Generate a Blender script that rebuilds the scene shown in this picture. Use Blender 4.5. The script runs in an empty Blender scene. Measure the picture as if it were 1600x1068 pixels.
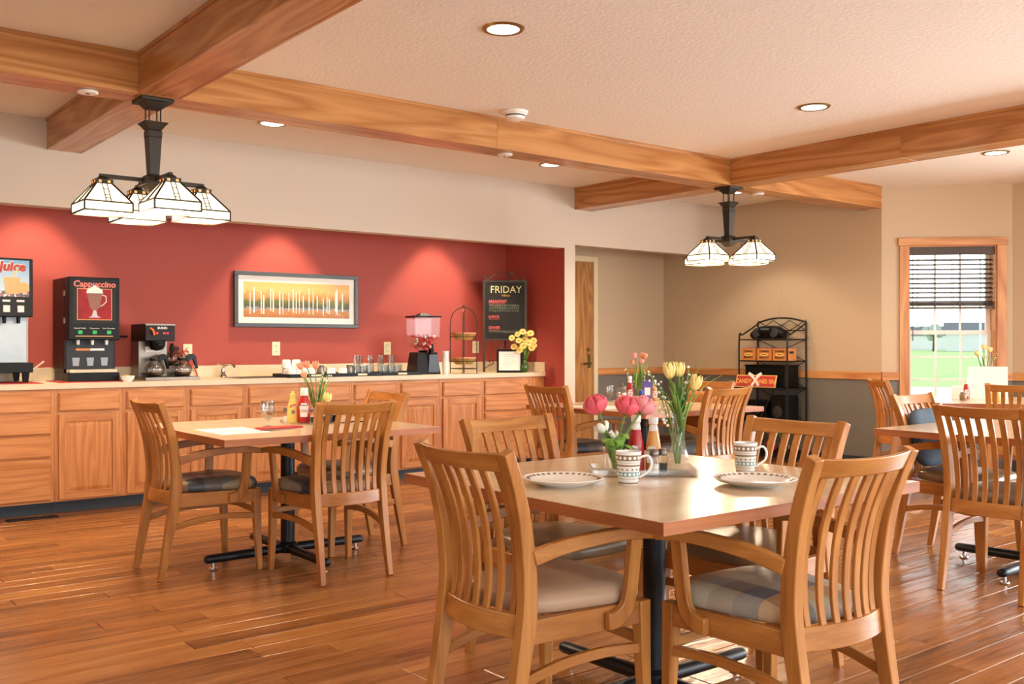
import bpy, bmesh, math, random
from mathutils import Vector, Matrix
RAD = math.radians
S = bpy.context.scene
COL = S.collection
random.seed(7)

# ------------------------------------------------------------------ camera, light, exposure
cd = bpy.data.cameras.new('camera'); cam = bpy.data.objects.new('camera', cd); COL.objects.link(cam)
cam.location = (0, 0, 1.19); cam.rotation_euler = (RAD(90), 0, RAD(-38.35))
cd.sensor_width = 36; cd.lens = 36 * 1539.1 / 1600; cd.shift_y = 0.002; cd.clip_start = .05; cd.clip_end = 900
S.camera = cam
S.view_settings.view_transform = 'Standard'; S.view_settings.look = 'None'
S.view_settings.gamma = 1; S.view_settings.use_curve_mapping = False
S.view_settings.exposure = 1.0
S.cycles.transparent_max_bounces = 32
W_SKY, W_SUN, W_DOWN, W_NICHE, W_PEND = 0.24, 6.0, 28.0, 85.0, 9.0
W_FILL, W_FRONT = 48.0, .30      # daylight area lights, added as fill in unseen bay and front-wall windows, W per square metre of glass
WARM = (1.0, .82, .59)
w = bpy.data.worlds.new('sky'); S.world = w; w.use_nodes = True
nt = w.node_tree; nt.nodes.clear()
wo = nt.nodes.new('ShaderNodeOutputWorld'); wb = nt.nodes.new('ShaderNodeBackground'); sk = nt.nodes.new('ShaderNodeTexSky')
sk.sky_type = 'NISHITA'; sk.sun_disc = False; sk.sun_elevation = RAD(28); sk.sun_rotation = RAD(70); sk.air_density = 1.0; sk.dust_density = 0.6
hs = nt.nodes.new('ShaderNodeHueSaturation'); hs.inputs['Saturation'].default_value = .55; nt.links.new(sk.outputs[0], hs.inputs['Color']); nt.links.new(hs.outputs[0], wb.inputs[0]); wb.inputs[1].default_value = W_SKY; nt.links.new(wb.outputs[0], wo.inputs[0])
sl = bpy.data.lights.new('sun', 'SUN'); sun = bpy.data.objects.new('sun', sl); COL.objects.link(sun)
sl.energy = W_SUN; sl.angle = RAD(.6); sl.color = (1, .86, .66)
SUNDIR = Vector((-.93, -.31, -.235)).normalized()
sun.rotation_euler = SUNDIR.to_track_quat('-Z', 'Y').to_euler(); sun.location = (20, 8, 8)
def daylight(loc, rz, wx, wz):
    l = bpy.data.lights.new('window_daylight', 'AREA'); l.shape = 'RECTANGLE'; l.size = wx; l.size_y = wz; l.energy = W_FILL * wx * wz * (W_FRONT if abs(loc[1] + 3.2) < .4 else 1); l.color = (.84, .93, 1.0)  # area light added in an unseen window opening to fill the room
    o = bpy.data.objects.new('window_daylight', l); COL.objects.link(o); o.location = loc; o.rotation_euler = (RAD(-90), 0, rz)
def portal(loc, rz, wx, wz):
    l = bpy.data.lights.new('window_portal', 'AREA'); l.shape = 'RECTANGLE'; l.size = wx; l.size_y = wz; l.cycles.is_portal = True
    o = bpy.data.objects.new('window_portal', l); COL.objects.link(o); o.location = loc; o.rotation_euler = (RAD(-90), 0, rz)   # -Z points into the room

# ------------------------------------------------------------------ helpers
def lin(h):
    h = h.lstrip('#'); c = [int(h[i:i+2], 16) / 255 for i in (0, 2, 4)]
    return tuple(x / 12.92 if x <= .04045 else ((x + .055) / 1.055) ** 2.4 for x in c) + (1,)
class NB:
    def __init__(s, name):
        s.m = bpy.data.materials.new(name); s.m.use_nodes = True; s.t = s.m.node_tree; s.t.nodes.clear()
        s.out = s.n('ShaderNodeOutputMaterial')
    def n(s, typ, **kw):
        x = s.t.nodes.new(typ)
        for k, v in kw.items(): setattr(x, k, v)
        return x
    def l(s, a, b): s.t.links.new(a, b)
    def math(s, op, a, b=None, c=None):
        x = s.n('ShaderNodeMath', operation=op)
        for i, v in enumerate((a, b, c)):
            if v is None: continue
            if isinstance(v, (int, float)): x.inputs[i].default_value = v
            else: s.l(v, x.inputs[i])
        return x.outputs[0]
    def mix(s, f, a, b, blend='MIX'):
        x = s.n('ShaderNodeMix', data_type='RGBA', blend_type=blend)
        for i, v in ((0, f), (6, a), (7, b)):
            if isinstance(v, (int, float)): x.inputs[i].default_value = v
            elif isinstance(v, tuple): x.inputs[i].default_value = v
            else: s.l(v, x.inputs[i])
        return x.outputs[2]
    def ramp(s, f, stops, interp='LINEAR'):
        x = s.n('ShaderNodeValToRGB'); x.color_ramp.interpolation = interp; e = x.color_ramp.elements
        while len(e) < len(stops): e.new(.5)
        for q, (p, c) in zip(e, stops): q.position = p; q.color = c
        s.l(f, x.inputs[0]); return x.outputs[0]
    def coords(s, scale=(1, 1, 1), rnd=0, kind='Object'):
        tc = s.n('ShaderNodeTexCoord'); mp = s.n('ShaderNodeMapping'); mp.inputs['Scale'].default_value = scale
        if rnd:
            oi = s.n('ShaderNodeObjectInfo'); va = s.n('ShaderNodeVectorMath', operation='ADD')
            sc = s.math('MULTIPLY', oi.outputs['Random'], rnd)
            s.l(tc.outputs[kind], va.inputs[0]); s.l(sc, va.inputs[1]); s.l(va.outputs[0], mp.inputs[0])
        else: s.l(tc.outputs[kind], mp.inputs[0])
        return mp.outputs[0]
    def noise(s, vec, scale, detail=2, rough=.5, dist=0):
        x = s.n('ShaderNodeTexNoise'); x.inputs['Scale'].default_value = scale; x.inputs['Detail'].default_value = detail
        x.inputs['Roughness'].default_value = rough; x.inputs['Distortion'].default_value = dist
        s.l(vec, x.inputs['Vector']); return x.outputs[0]
    def bsdf(s, color, rough=.5, metal=0, spec=.5, bump=None, bstr=.1, bdist=.01, coat=0, **kw):
        p = s.n('ShaderNodeBsdfPrincipled')
        for k, v in (('Base Color', color), ('Roughness', rough), ('Metallic', metal)):
            if isinstance(v, (int, float, tuple)): p.inputs[k].default_value = v
            else: s.l(v, p.inputs[k])
        p.inputs['Specular IOR Level'].default_value = spec; p.inputs['Coat Weight'].default_value = coat; p.inputs['Coat Roughness'].default_value = .12
        for k, v in kw.items(): p.inputs[k.replace('_', ' ')].default_value = v
        if bump is not None:
            b = s.n('ShaderNodeBump'); b.inputs['Strength'].default_value = bstr; b.inputs['Distance'].default_value = bdist
            s.l(bump, b.inputs['Height']); s.l(b.outputs[0], p.inputs['Normal'])
        s.l(p.outputs[0], s.out.inputs[0]); return p
def plain(name, c, rough=.5, metal=0, spec=.5, var=.06, **kw):
    b = NB(name); c = lin(c)
    v = b.noise(b.coords(), 9, 3)
    f = b.ramp(v, [(.3, tuple(x * (1 - var) for x in c[:3]) + (1,)), (.7, tuple(min(1, x * (1 + var)) for x in c[:3]) + (1,))])
    b.bsdf(f, rough, metal, spec, **kw); return b.m
def wood(name, dark, light, axis=2, freq=1., rough=.38, rings=7, spec=.4, bstr=.12, rnd=17., fine=.5, coat=0):
    b = NB(name)
    a1, a2 = [5.5 * freq] * 3, [95. * freq] * 3
    a1[axis] = .55 * freq; a2[axis] = 2.6 * freq
    n1 = b.noise(b.coords(a1, rnd), 1, 2, .45, .25)
    rg = b.math('PINGPONG', b.math('MULTIPLY', n1, rings), .5)
    n2 = b.noise(b.coords(a2, rnd), 1, 3, .6)
    f = b.math('ADD', b.math('MULTIPLY', rg, 2 * (1 - fine)), b.math('MULTIPLY', n2, fine))
    c = b.ramp(f, [(.15, lin(dark)), (.75, lin(light))])
    b.bsdf(c, rough, 0, spec, bump=n2, bstr=bstr, bdist=.002, coat=coat); return b.m
def emit(name, c, strength):
    b = NB(name); p = b.bsdf(lin(c), .4); p.inputs['Emission Color'].default_value = lin(c); p.inputs['Emission Strength'].default_value = strength; return b.m
def glassy(name, tint=(1, 1, 1, 1), lo=.06, hi=.75, rough=.03):
    b = NB(name); tr = b.n('ShaderNodeBsdfTransparent'); tr.inputs[0].default_value = tint
    gl = b.n('ShaderNodeBsdfGlossy'); gl.inputs['Roughness'].default_value = rough
    fr = b.n('ShaderNodeLayerWeight'); fr.inputs[0].default_value = .5
    f = b.math('ADD', b.math('MULTIPLY', b.math('POWER', fr.outputs['Facing'], 3.2), hi), lo); mx = b.n('ShaderNodeMixShader')
    b.l(f, mx.inputs[0]); b.l(tr.outputs[0], mx.inputs[1]); b.l(gl.outputs[0], mx.inputs[2]); b.l(mx.outputs[0], b.out.inputs[0]); return b.m

def cat(pts, n):
    """Catmull-Rom resample of a list of tuples to n points per span"""
    P = [tuple(p) for p in pts]; out = []
    for i in range(len(P) - 1):
        p0, p1, p2, p3 = P[max(i - 1, 0)], P[i], P[i + 1], P[min(i + 2, len(P) - 1)]
        for k in range(n):
            t = k / n
            out.append(tuple(.5 * (2 * b + (c - a) * t + (2 * a - 5 * b + 4 * c - d) * t * t + (3 * b - a - 3 * c + d) * t ** 3) for a, b, c, d in zip(p0, p1, p2, p3)))
    out.append(P[-1]); return out
class MB:
    def __init__(s): s.v = []; s.f = []; s.mi = []; s.M = None
    def add(s, vs, fs, mi=0):
        o = len(s.v)
        s.v += [tuple(s.M @ Vector(q)) if s.M else tuple(q) for q in vs]
        s.f += [tuple(i + o for i in q) for q in fs]; s.mi += [mi] * len(fs); return s
    def box(s, x0, y0, z0, x1, y1, z1, mi=0):
        v = [(x, y, z) for z in (z0, z1) for y in (y0, y1) for x in (x0, x1)]
        return s.add(v, [(0, 2, 3, 1), (4, 5, 7, 6), (0, 1, 5, 4), (2, 6, 7, 3), (0, 4, 6, 2), (1, 3, 7, 5)], mi)
    def cbox(s, c, d, rz=0, mi=0):
        ca, sa = math.cos(rz), math.sin(rz); v = []
        for z in (-.5, .5):
            for y in (-.5, .5):
                for x in (-.5, .5): v.append((c[0] + d[0] * x * ca - d[1] * y * sa, c[1] + d[0] * x * sa + d[1] * y * ca, c[2] + d[2] * z))
        return s.add(v, [(0, 2, 3, 1), (4, 5, 7, 6), (0, 1, 5, 4), (2, 6, 7, 3), (0, 4, 6, 2), (1, 3, 7, 5)], mi)
    def taper(s, z0, w0, d0, z1, w1, d1, c=(0, 0), mi=0):
        v = [(c[0] + sx * a / 2, c[1] + sy * b / 2, z) for z, a, b in ((z0, w0, d0), (z1, w1, d1)) for sy in (-1, 1) for sx in (-1, 1)]
        return s.add(v, [(0, 2, 3, 1), (4, 5, 7, 6), (0, 1, 5, 4), (2, 6, 7, 3), (0, 4, 6, 2), (1, 3, 7, 5)], mi)
    def ring(s, loops, closed_caps=(True, True), mi=0, wrap=False):
        n = len(loops[0]); v = [p for L in loops for p in L]; f = []
        m = len(loops)
        for i in range(m if wrap else m - 1):
            a, b = i * n, ((i + 1) % m) * n
            for j in range(n): k = (j + 1) % n; f.append((a + j, a + k, b + k, b + j))
        if closed_caps[0] and not wrap: f.append(tuple(range(n - 1, -1, -1)))
        if closed_caps[1] and not wrap: f.append(tuple(range((m - 1) * n, m * n)))
        return s.add(v, f, mi)
    def sweep(s, pts, w, h, side=(1, 0, 0), mi=0, n=0):
        """rectangular (or n-gon) section along pts; w along side, h along the other axis; w,h floats or lists"""
        P = [Vector(p) for p in pts]; loops = []; m = len(P)
        for i, p in enumerate(P):
            t = (P[min(i + 1, m - 1)] - P[max(i - 1, 0)]).normalized(); sd = Vector(side); sd = (sd - t * sd.dot(t)).normalized(); nn = t.cross(sd)
            ww = w[i] if isinstance(w, (list, tuple)) else w; hh = h[i] if isinstance(h, (list, tuple)) else h
            if n: L = [p + sd * (ww / 2 * math.cos(2 * math.pi * k / n)) + nn * (hh / 2 * math.sin(2 * math.pi * k / n)) for k in range(n)]
            else: L = [p + sd * (a * ww / 2) + nn * (b * hh / 2) for a, b in ((-1, -1), (1, -1), (1, 1), (-1, 1))]
            loops.append([tuple(q) for q in L])
        return s.ring(loops, mi=mi)
    def tube(s, pts, r, n=8, mi=0):
        P = [Vector(p) for p in pts]
        d = (P[-1] - P[0]); sd = Vector((1, 0, 0)) if abs(d.x) < .8 * max(d.length, 1e-6) else Vector((0, 1, 0))
        m = len(P); loops = []
        for i, p in enumerate(P):
            t = (P[min(i + 1, m - 1)] - P[max(i - 1, 0)]); t = t.normalized() if t.length > 1e-9 else Vector((0, 0, 1))
            sd = sd - t * sd.dot(t)
            if sd.length < 1e-5: sd = t.orthogonal()
            sd.normalize(); nn = t.cross(sd); rr = r[i] if isinstance(r, (list, tuple)) else r
            loops.append([tuple(p + sd * rr * math.cos(2 * math.pi * k / n) + nn * rr * math.sin(2 * math.pi * k / n)) for k in range(n)])
        return s.ring(loops, mi=mi)
    def lathe(s, prof, n=20, c=(0, 0, 0), mi=0, caps=(True, True)):
        loops = [[(c[0] + r * math.cos(2 * math.pi * k / n), c[1] + r * math.sin(2 * math.pi * k / n), c[2] + z) for k in range(n)] for r, z in prof]
        return s.ring(loops, caps, mi)
    def prism(s, outline, a0, a1, plane='xy', mi=0):
        f3 = {'xy': lambda p, q: (p[0], p[1], q), 'xz': lambda p, q: (p[0], q, p[1]), 'yz': lambda p, q: (q, p[0], p[1])}[plane]
        return s.ring([[f3(p, a0) for p in outline], [f3(p, a1) for p in outline]], mi=mi)
    def mesh(s, name, mats, smooth=False):
        me = bpy.data.meshes.new(name); me.from_pydata(s.v, [], s.f)
        for m in (mats if isinstance(mats, (list, tuple)) else [mats]): me.materials.append(m)
        for p, i in zip(me.polygons, s.mi): p.material_index = i
        bm = bmesh.new(); bm.from_mesh(me); bmesh.ops.recalc_face_normals(bm, faces=bm.faces); bm.to_mesh(me); bm.free()
        if smooth:
            me.polygons.foreach_set('use_smooth', [True] * len(me.polygons)); me.set_sharp_from_angle(angle=RAD(smooth if smooth > 1 else 40))
        me.update(); return me
    def build(s, name, mats, parent=None, smooth=False, bevel=0, loc=None, rz=0):
        o = bpy.data.objects.new(name, s.mesh(name, mats, smooth)); COL.objects.link(o)
        if parent: o.parent = parent
        if loc: o.location = loc
        if rz: o.rotation_euler = (0, 0, rz)
        if bevel:
            m = o.modifiers.new('bevel', 'BEVEL'); m.width = bevel; m.segments = 2; m.limit_method = 'ANGLE'; m.angle_limit = RAD(40)
        return o
def tag(o, label=None, cat=None, group=None, kind=None):
    if label: o['label'] = label
    if cat: o['category'] = cat
    if group: o['group'] = group
    if kind: o['kind'] = kind
    return o
def thing(name, label, cat, loc=(0, 0, 0), rz=0, group=None, kind=None):
    o = bpy.data.objects.new(name, None); COL.objects.link(o); o.empty_display_size = .05
    o.location = loc; o.rotation_euler = (0, 0, rz); return tag(o, label, cat, group, kind)
def copy_tree(o, parent=None):
    c = o.copy(); COL.objects.link(c); c.parent = parent
    for ch in [x for x in o.children if x.type != 'LIGHT']: copy_tree(ch, c)
    return c
def text(name, body, size, mat, parent, loc, rot=(RAD(90), 0, 0), align='CENTER', ext=.0006, sx=1.0, bold=0.0, shear=0.0):
    cu = bpy.data.curves.new(name, 'FONT'); cu.body = body; cu.size = size; cu.align_x = align; cu.align_y = 'CENTER'; cu.extrude = ext; cu.offset = bold; cu.shear = shear; cu.resolution_u = 2
    t = bpy.data.objects.new(name, cu); COL.objects.link(t)
    bpy.context.view_layer.update()
    me = bpy.data.meshes.new_from_object(t.evaluated_get(bpy.context.evaluated_depsgraph_get()))
    bpy.data.objects.remove(t); bpy.data.curves.remove(cu)
    me.materials.clear(); me.materials.append(mat)
    o = bpy.data.objects.new(name, me); COL.objects.link(o); o.location = loc; o.rotation_euler = rot; o.scale = (sx, 1, 1)
    if parent: o.parent = parent
    return o

# ------------------------------------------------------------------ materials
M = {}
def paint(name, up, low=None, zsplit=.85, bstr=.05):
    b = NB(name); co = b.coords()
    v = b.noise(co, 160, 3)
    c = lin(up)
    if low:
        sp = b.n('ShaderNodeSeparateXYZ'); b.l(co, sp.inputs[0])
        c = b.mix(b.math('GREATER_THAN', sp.outputs[2], zsplit), lin(low), lin(up))
    b.bsdf(c, .6, 0, .3, bump=v, bstr=bstr, bdist=.004); return b.m
M['beige'] = paint('beige_wall_paint', '#cdbfae')
M['two_tone'] = paint('two_tone_wall_paint', '#c6b094', '#77756f')
M['red'] = paint('brick_red_wall_paint', '#a84b41')
b = NB('knockdown_ceiling'); co = b.coords(); v = b.noise(co, 42, 5, .62); v2 = b.ramp(v, [(.44, (0, 0, 0, 1)), (.6, (1, 1, 1, 1))])
b.bsdf(lin('#f2ece2'), .85, 0, .2, bump=v2, bstr=.2, bdist=.005); M['ceiling'] = b.m
M['beam_x'] = wood('oak_beam_along_wall', '#a0642f', '#c58a52', 0, .8, .24, 9, .5, .08)
M['beam_y'] = wood('oak_beam_across', '#a0642f', '#c58a52', 1, .8, .24, 9, .5, .08)
M['trim_x'] = wood('oak_trim_horizontal', '#b06f3c', '#d59a62', 0, 1, .35)
M['trim_y'] = wood('oak_trim_horizontal_across', '#b06f3c', '#d59a62', 1, 1, .35)
M['trim_z'] = wood('oak_trim_vertical', '#b06f3c', '#d59a62', 2, 1, .35)
M['cab_x'] = wood('oak_cabinet_horizontal_grain', '#ad6b3a', '#d3935c', 0, 1.1, .4, 9, .35, .12, fine=.62)
M['cab_z'] = wood('oak_cabinet_vertical_grain', '#ad6b3a', '#d3935c', 2, 1.1, .4, 9, .35, .12, fine=.62)
M['chair_z'] = wood('chair_wood_upright', '#985b26', '#c18342', 2, 1.2, .3, 5, .45, .05, fine=.6)
M['chair_x'] = wood('chair_wood_crosswise', '#985b26', '#c18342', 0, 1.2, .3, 5, .45, .05, fine=.6)
M['chair_y'] = wood('chair_wood_lengthwise', '#985b26', '#c18342', 1, 1.2, .3, 5, .45, .05, fine=.6)
M['table_top'] = wood('table_laminate', '#c8ad8c', '#dac4a6', 0, .8, .2, 4, .5, .02, fine=.7)
M['table_edge'] = wood('oak_table_edge', '#8c5029', '#b57044', 0, 1.3, .4, 3)
M['table_edge_y'] = wood('oak_table_edge_across', '#8c5029', '#b57044', 1, 1.3, .4, 3)
M['door'] = wood('oak_door_veneer', '#92602f', '#bf884e', 2, .8, .4, 12)
b = NB('scraped_hickory_planks'); co = b.coords((.9, 9, 1), 31.); n1 = b.noise(co, 1.6, 4, .6, .6); n2 = b.noise(b.coords((3, 90, 3), 31.), 1, 3)
oi = b.n('ShaderNodeObjectInfo')
f = b.math('ADD', b.math('ADD', b.math('MULTIPLY', n1, .62), b.math('MULTIPLY', n2, .22)), b.math('MULTIPLY', oi.outputs['Random'], .2))
c = b.ramp(f, [(.28, lin('#57300f')), (.5, lin('#945d2f')), (.78, lin('#bb8247'))])
hb = b.math('ADD', b.math('MULTIPLY', b.noise(b.coords((2.2, 26, 1), 31.), 1, 2), 1.), b.math('MULTIPLY', n2, .15))
b.bsdf(c, .24, 0, .5, bump=hb, bstr=.3, bdist=.012); M['floor'] = b.m
M['sub'] = plain('dark_subfloor', '#2c190d', .8)
M['navy'] = plain('navy_vinyl_base', '#2c3742', .45)
M['laminate'] = plain('cream_laminate_counter', '#d9c6a5', .35, var=.05)
M['white'] = plain('white_plastic', '#eeeae2', .4, var=.02)
M['plate_white'] = plain('white_glazed_china', '#f2efe9', .12, var=.01)
M['ivory'] = plain('ivory_outlet_plastic', '#e0d3ae', .4, var=.02)
M['doorframe'] = plain('cream_door_frame', '#e2cfa9', .45, var=.02)
M['black'] = plain('black_plastic', '#0b0b0c', .42, 0, .22)
M['black_metal'] = plain('black_wrought_iron', '#15130f', .45, .3)
M['base_metal'] = plain('black_powder_coated_steel', '#14181d', .38, .2)
M['bronze'] = plain('dark_bronze_metal', '#3a342d', .45, .6)
M['steel'] = plain('brushed_stainless_steel', '#857b72', .36, .9)
M['chrome'] = plain('chrome', '#d6d6d6', .12, 1.)
M['brass'] = plain('brass', '#a0834d', .3, 1.)
M['vinyl'] = plain('taupe_vinyl_cushion', '#b8977a', .38, var=.04, spec=.3)
M['vinyl_dark'] = plain('brown_vinyl_cushion', '#826a4b', .3, var=.06)
M['vinyl_grey'] = plain('grey_brown_vinyl_cushion', '#84745f', .35, var=.06)
def plaid(name, xs, ys, sh=(0, 0), sc=3.1):
    b = NB(name); co = b.coords(); sp = b.n('ShaderNodeSeparateXYZ'); b.l(co, sp.inputs[0])
    fx = b.math('FRACT', b.math('ADD', b.math('MULTIPLY', sp.outputs[0], sc), 10.5 + sh[0])); fy = b.math('FRACT', b.math('ADD', b.math('MULTIPLY', sp.outputs[1], sc), 10.5 + sh[1]))
    cx = b.ramp(fx, [(i / len(xs), lin(c)) for i, c in enumerate(xs)], 'CONSTANT'); cy = b.ramp(fy, [(i / len(ys), lin(c)) for i, c in enumerate(ys)], 'CONSTANT')
    wv = b.noise(b.coords((30, 900, 30)), 1, 1)
    b.bsdf(b.mix(.5, cx, cy), .42, 0, .5, bump=wv, bstr=.05, bdist=.001); return b.m
M['plaid'] = plaid('slate_tan_plaid_fabric', ['#4f5560', '#a79c85', '#7a6b5a', '#b5afa0'], ['#c79b62', '#5a616e', '#8d8473', '#aaa896'])
M['plaid2'] = plaid('blue_tan_plaid_fabric', ['#40434b', '#a08c6e', '#4c4f57', '#9d978a'], ['#c0945c', '#3c3e45', '#776a58', '#858173'], (.1, .15))
M['plaid_blue'] = plaid('pale_blue_plaid_fabric', ['#7389a0', '#a39b8b', '#6b7d92', '#a8a498'], ['#b0a48c', '#6f86a0', '#8596a8', '#a6b0b4'], (.1, .1))
M['cloth_navy'] = plain('navy_cushion_fabric', '#47535f', .85, var=.25)
M['cloth_rust'] = plain('rust_cushion_fabric', '#b9763a', .85, var=.2)
M['glass'] = glassy('clear_glass', (.985, .992, .99, 1), .05, .6)
M['pane'] = glassy('window_glass', (.97, .985, .98, 1), .0, .6)
M['cut_glass'] = glassy('cut_crystal_glass', (.975, .985, .985, 1), .08, .6, .1)
M['tumbler'] = glassy('bright_tumbler_glass', (.90, .93, .93, 1), .16, .8, .08)
M['carafe'] = glassy('carafe_glass', (.86, .84, .82, 1), .14, .8, .05)
M['water'] = glassy('iced_water', (.97, .98, .985, 1), .08, .5)
M['green_glass'] = plain('green_glazed_vase', '#3d5a25', .2)
M['stem'] = plain('green_stem', '#77953a', .5, var=.3)
M['leaf'] = plain('fresh_green_leaf', '#86b047', .5, var=.25)
M['leaf_dark'] = plain('dark_green_leaf', '#5d8434', .5, var=.25)
M['yellow'] = plain('pale_yellow_petal', '#f3da86', .5, var=.08)
M['coral'] = plain('coral_petal', '#ee9a78', .5, var=.18)
M['pink'] = plain('pink_petal', '#ee5f6e', .5, var=.25)
M['pink_pale'] = plain('pale_pink_petal', '#f59aa0', .5, var=.15)
M['petal_white'] = plain('white_petal', '#f3f0e2', .5, var=.05)
M['daisy'] = plain('butter_yellow_daisy_petal', '#e8cb72', .5, var=.12)
M['ketchup'] = plain('red_ketchup', '#b01f1b', .25, var=.08)
M['mustard'] = plain('yellow_mustard', '#edc46a', .35, var=.05)
M['mustard_deep'] = plain('ochre_mustard', '#dfa04f', .35, var=.05)
M['paper'] = plain('white_paper', '#efeae2', .7, var=.02)
M['red_cloth'] = plain('red_napkin', '#b23a36', .8, var=.1)
M['red_print'] = plain('red_print', '#c23a31', .5)
M['navy_print'] = plain('navy_print', '#2b2f6b', .5)
M['purple'] = plain('purple_box', '#5a4a9c', .45)
M['blue_cap'] = plain('blue_cap', '#2456b4', .4)
M['candy_red'] = plain('red_wrapped_candy', '#c9403a', .4, var=.4)
M['crate'] = plain('orange_wood_crate', '#c9803f', .6, var=.12)
M['black_print'] = plain('black_print', '#1d1712', .6)
M['chalk_black'] = plain('black_chalkboard', '#1a1918', .75, var=.25)
M['chalk_yellow'] = plain('yellow_chalk', '#dfe0a0', .9)
M['chalk_red'] = plain('red_chalk', '#e06a6a', .9)
M['chalk_gold'] = plain('gold_chalk', '#d8a94a', .9)
M['chalk_smear'] = plain('smeared_chalk', '#545a4d', .9, var=.4)
M['wicker'] = plain('wicker', '#b5904d', .7, var=.3)
M['iron'] = plain('brown_iron', '#4a4037', .5, .4)
M['mug_brown'] = plain('brown_band_glaze', '#8d7459', .2)
M['mug_teal'] = plain('teal_band_glaze', '#7fa5a3', .2)
M['gnome'] = plain('straw', '#a98c54', .9, var=.4)

# ------------------------------------------------------------------ room shell
XL, XE, YR, YB, YP, ZC = -2.6, 8.61, -3.2, 8.0, 7.087, 2.697
XS, XQ = 6.25, 6.385         # niche side wall, pillar right face
JX, JY, BX, BY = 8.61, 5.19, 9.45, 4.35
def struct(name, mb, mats, label, cat='wall', **kw): return tag(mb.build(name, mats, **kw), label, cat, kind='structure')
fl = struct('floor', MB().box(XL, YR, -.06, BX + .2, YB + .1, -.0105), M['sub'], 'brown hand-scraped wood plank floor', 'floor')
PW, PL = .127, 1.45
def plank_mesh(L, tag_):
    g = .0012; e = .0028; mb = MB(); y1 = PW
    a = [(g, g), (L - g, g), (L - g, y1 - g), (g, y1 - g)]; bb = [(g + e, g + e), (L - g - e, g + e), (L - g - e, y1 - g - e), (g + e, y1 - g - e)]
    mb.ring([[(x, y, -.0105) for x, y in a], [(x, y, -.0022) for x, y in a], [(x, y, 0) for x, y in bb]]); return mb
shared = {}
fw = (math.sin(RAD(38.35)), math.cos(RAD(38.35))); rt = (fw[1], -fw[0])
cand = []
for r in range(int((YB - YR) / PW) + 1):
    y = YR + r * PW; x = XL - random.random() * PL
    while x < BX + .2:
        L = random.choice((1.05, 1.45, 1.45, 1.75)); x1 = min(x + L, BX + .2); x0 = max(x, XL)
        if x1 - x0 > .12:
            cx, cy = (x0 + x1) / 2, y + PW / 2; d = cx * fw[0] + cy * fw[1]; la = abs(cx * rt[0] + cy * rt[1]); vis = d > 2.9 and la < d * .52 + .9 and cy < 7.5 and not (cx > 8.6 and cx + cy > 13.6)
            cand.append((0 if vis else 1, d, x0, y, round(x1 - x0, 2)))
        x += L
cand.sort(); rest = MB()
for i, (nv, d, x0, y, L) in enumerate(cand):
    if i < 300 and not nv:
        if L not in shared: shared[L] = plank_mesh(L, '').mesh('plank', M['floor'])
        o = bpy.data.objects.new('plank', shared[L]); COL.objects.link(o); o.location = (x0, y, 0); o.parent = fl
    else:
        pm = plank_mesh(L, ''); rest.add([(a + x0, b_ + y, c_) for a, b_, c_ in pm.v], pm.f)
tag(rest.build('plank_field', M['floor'], fl), kind='stuff')
struct('ceiling', MB().prism([(XL, YR), (BX + .3, YR), (BX + .3, BY), (JX + .15, JY + .15), (XE + .15, YB + .1), (XL, YB + .1)], ZC, ZC + .1), M['ceiling'], 'textured cream ceiling above the beams', 'ceiling')
T_ = .15
struct('wall_back', MB().box(XL, YB, 0, XS, YB + T_, ZC), M['red'], 'brick red wall behind the drinks counter')
struct('wall_niche_side', MB().box(XS, YP + .002, 0, XS + .02, YB, 2.109).box(XS, YP + .121, 2.109, XS + .02, YB, ZC), M['red'], 'narrow red return wall at the end of the counter')
struct('wall_pillar', MB().box(XS, YP, 0, XQ, YP + .002, 2.147).box(XS + .021, YP + .002, 0, XQ, YP + .12, 2.147).box(XS + .021, YP + .12, 0, XQ, YB, ZC).box(XS, YP + .002, 2.1095, XS + .021, YP + .12, 2.147), M['beige'], 'cream pillar between red niche and alcove')
struct('wall_soffit', MB().box(XL, YP, 2.11, XS, YP + .12, ZC).box(XS, YP, 2.147, XE, YP + .12, ZC), M['beige'], 'beige soffit above the red niche and alcove')
struct('wall_alcove', MB().box(XS, YB, 0, XE + T_, YB + T_, ZC), M['two_tone'], 'alcove back wall, tan above and slate grey below')
struct('wall_right', MB().box(XE, JY, 0, XE + T_, YB, ZC), M['two_tone'], 'tan wall with slate grey lower half behind the black rack')
struct('wall_left', MB().box(XL - T_, YR, 0, XL, YB + T_, ZC), M['beige'], 'beige side wall on the left of the room')
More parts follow.
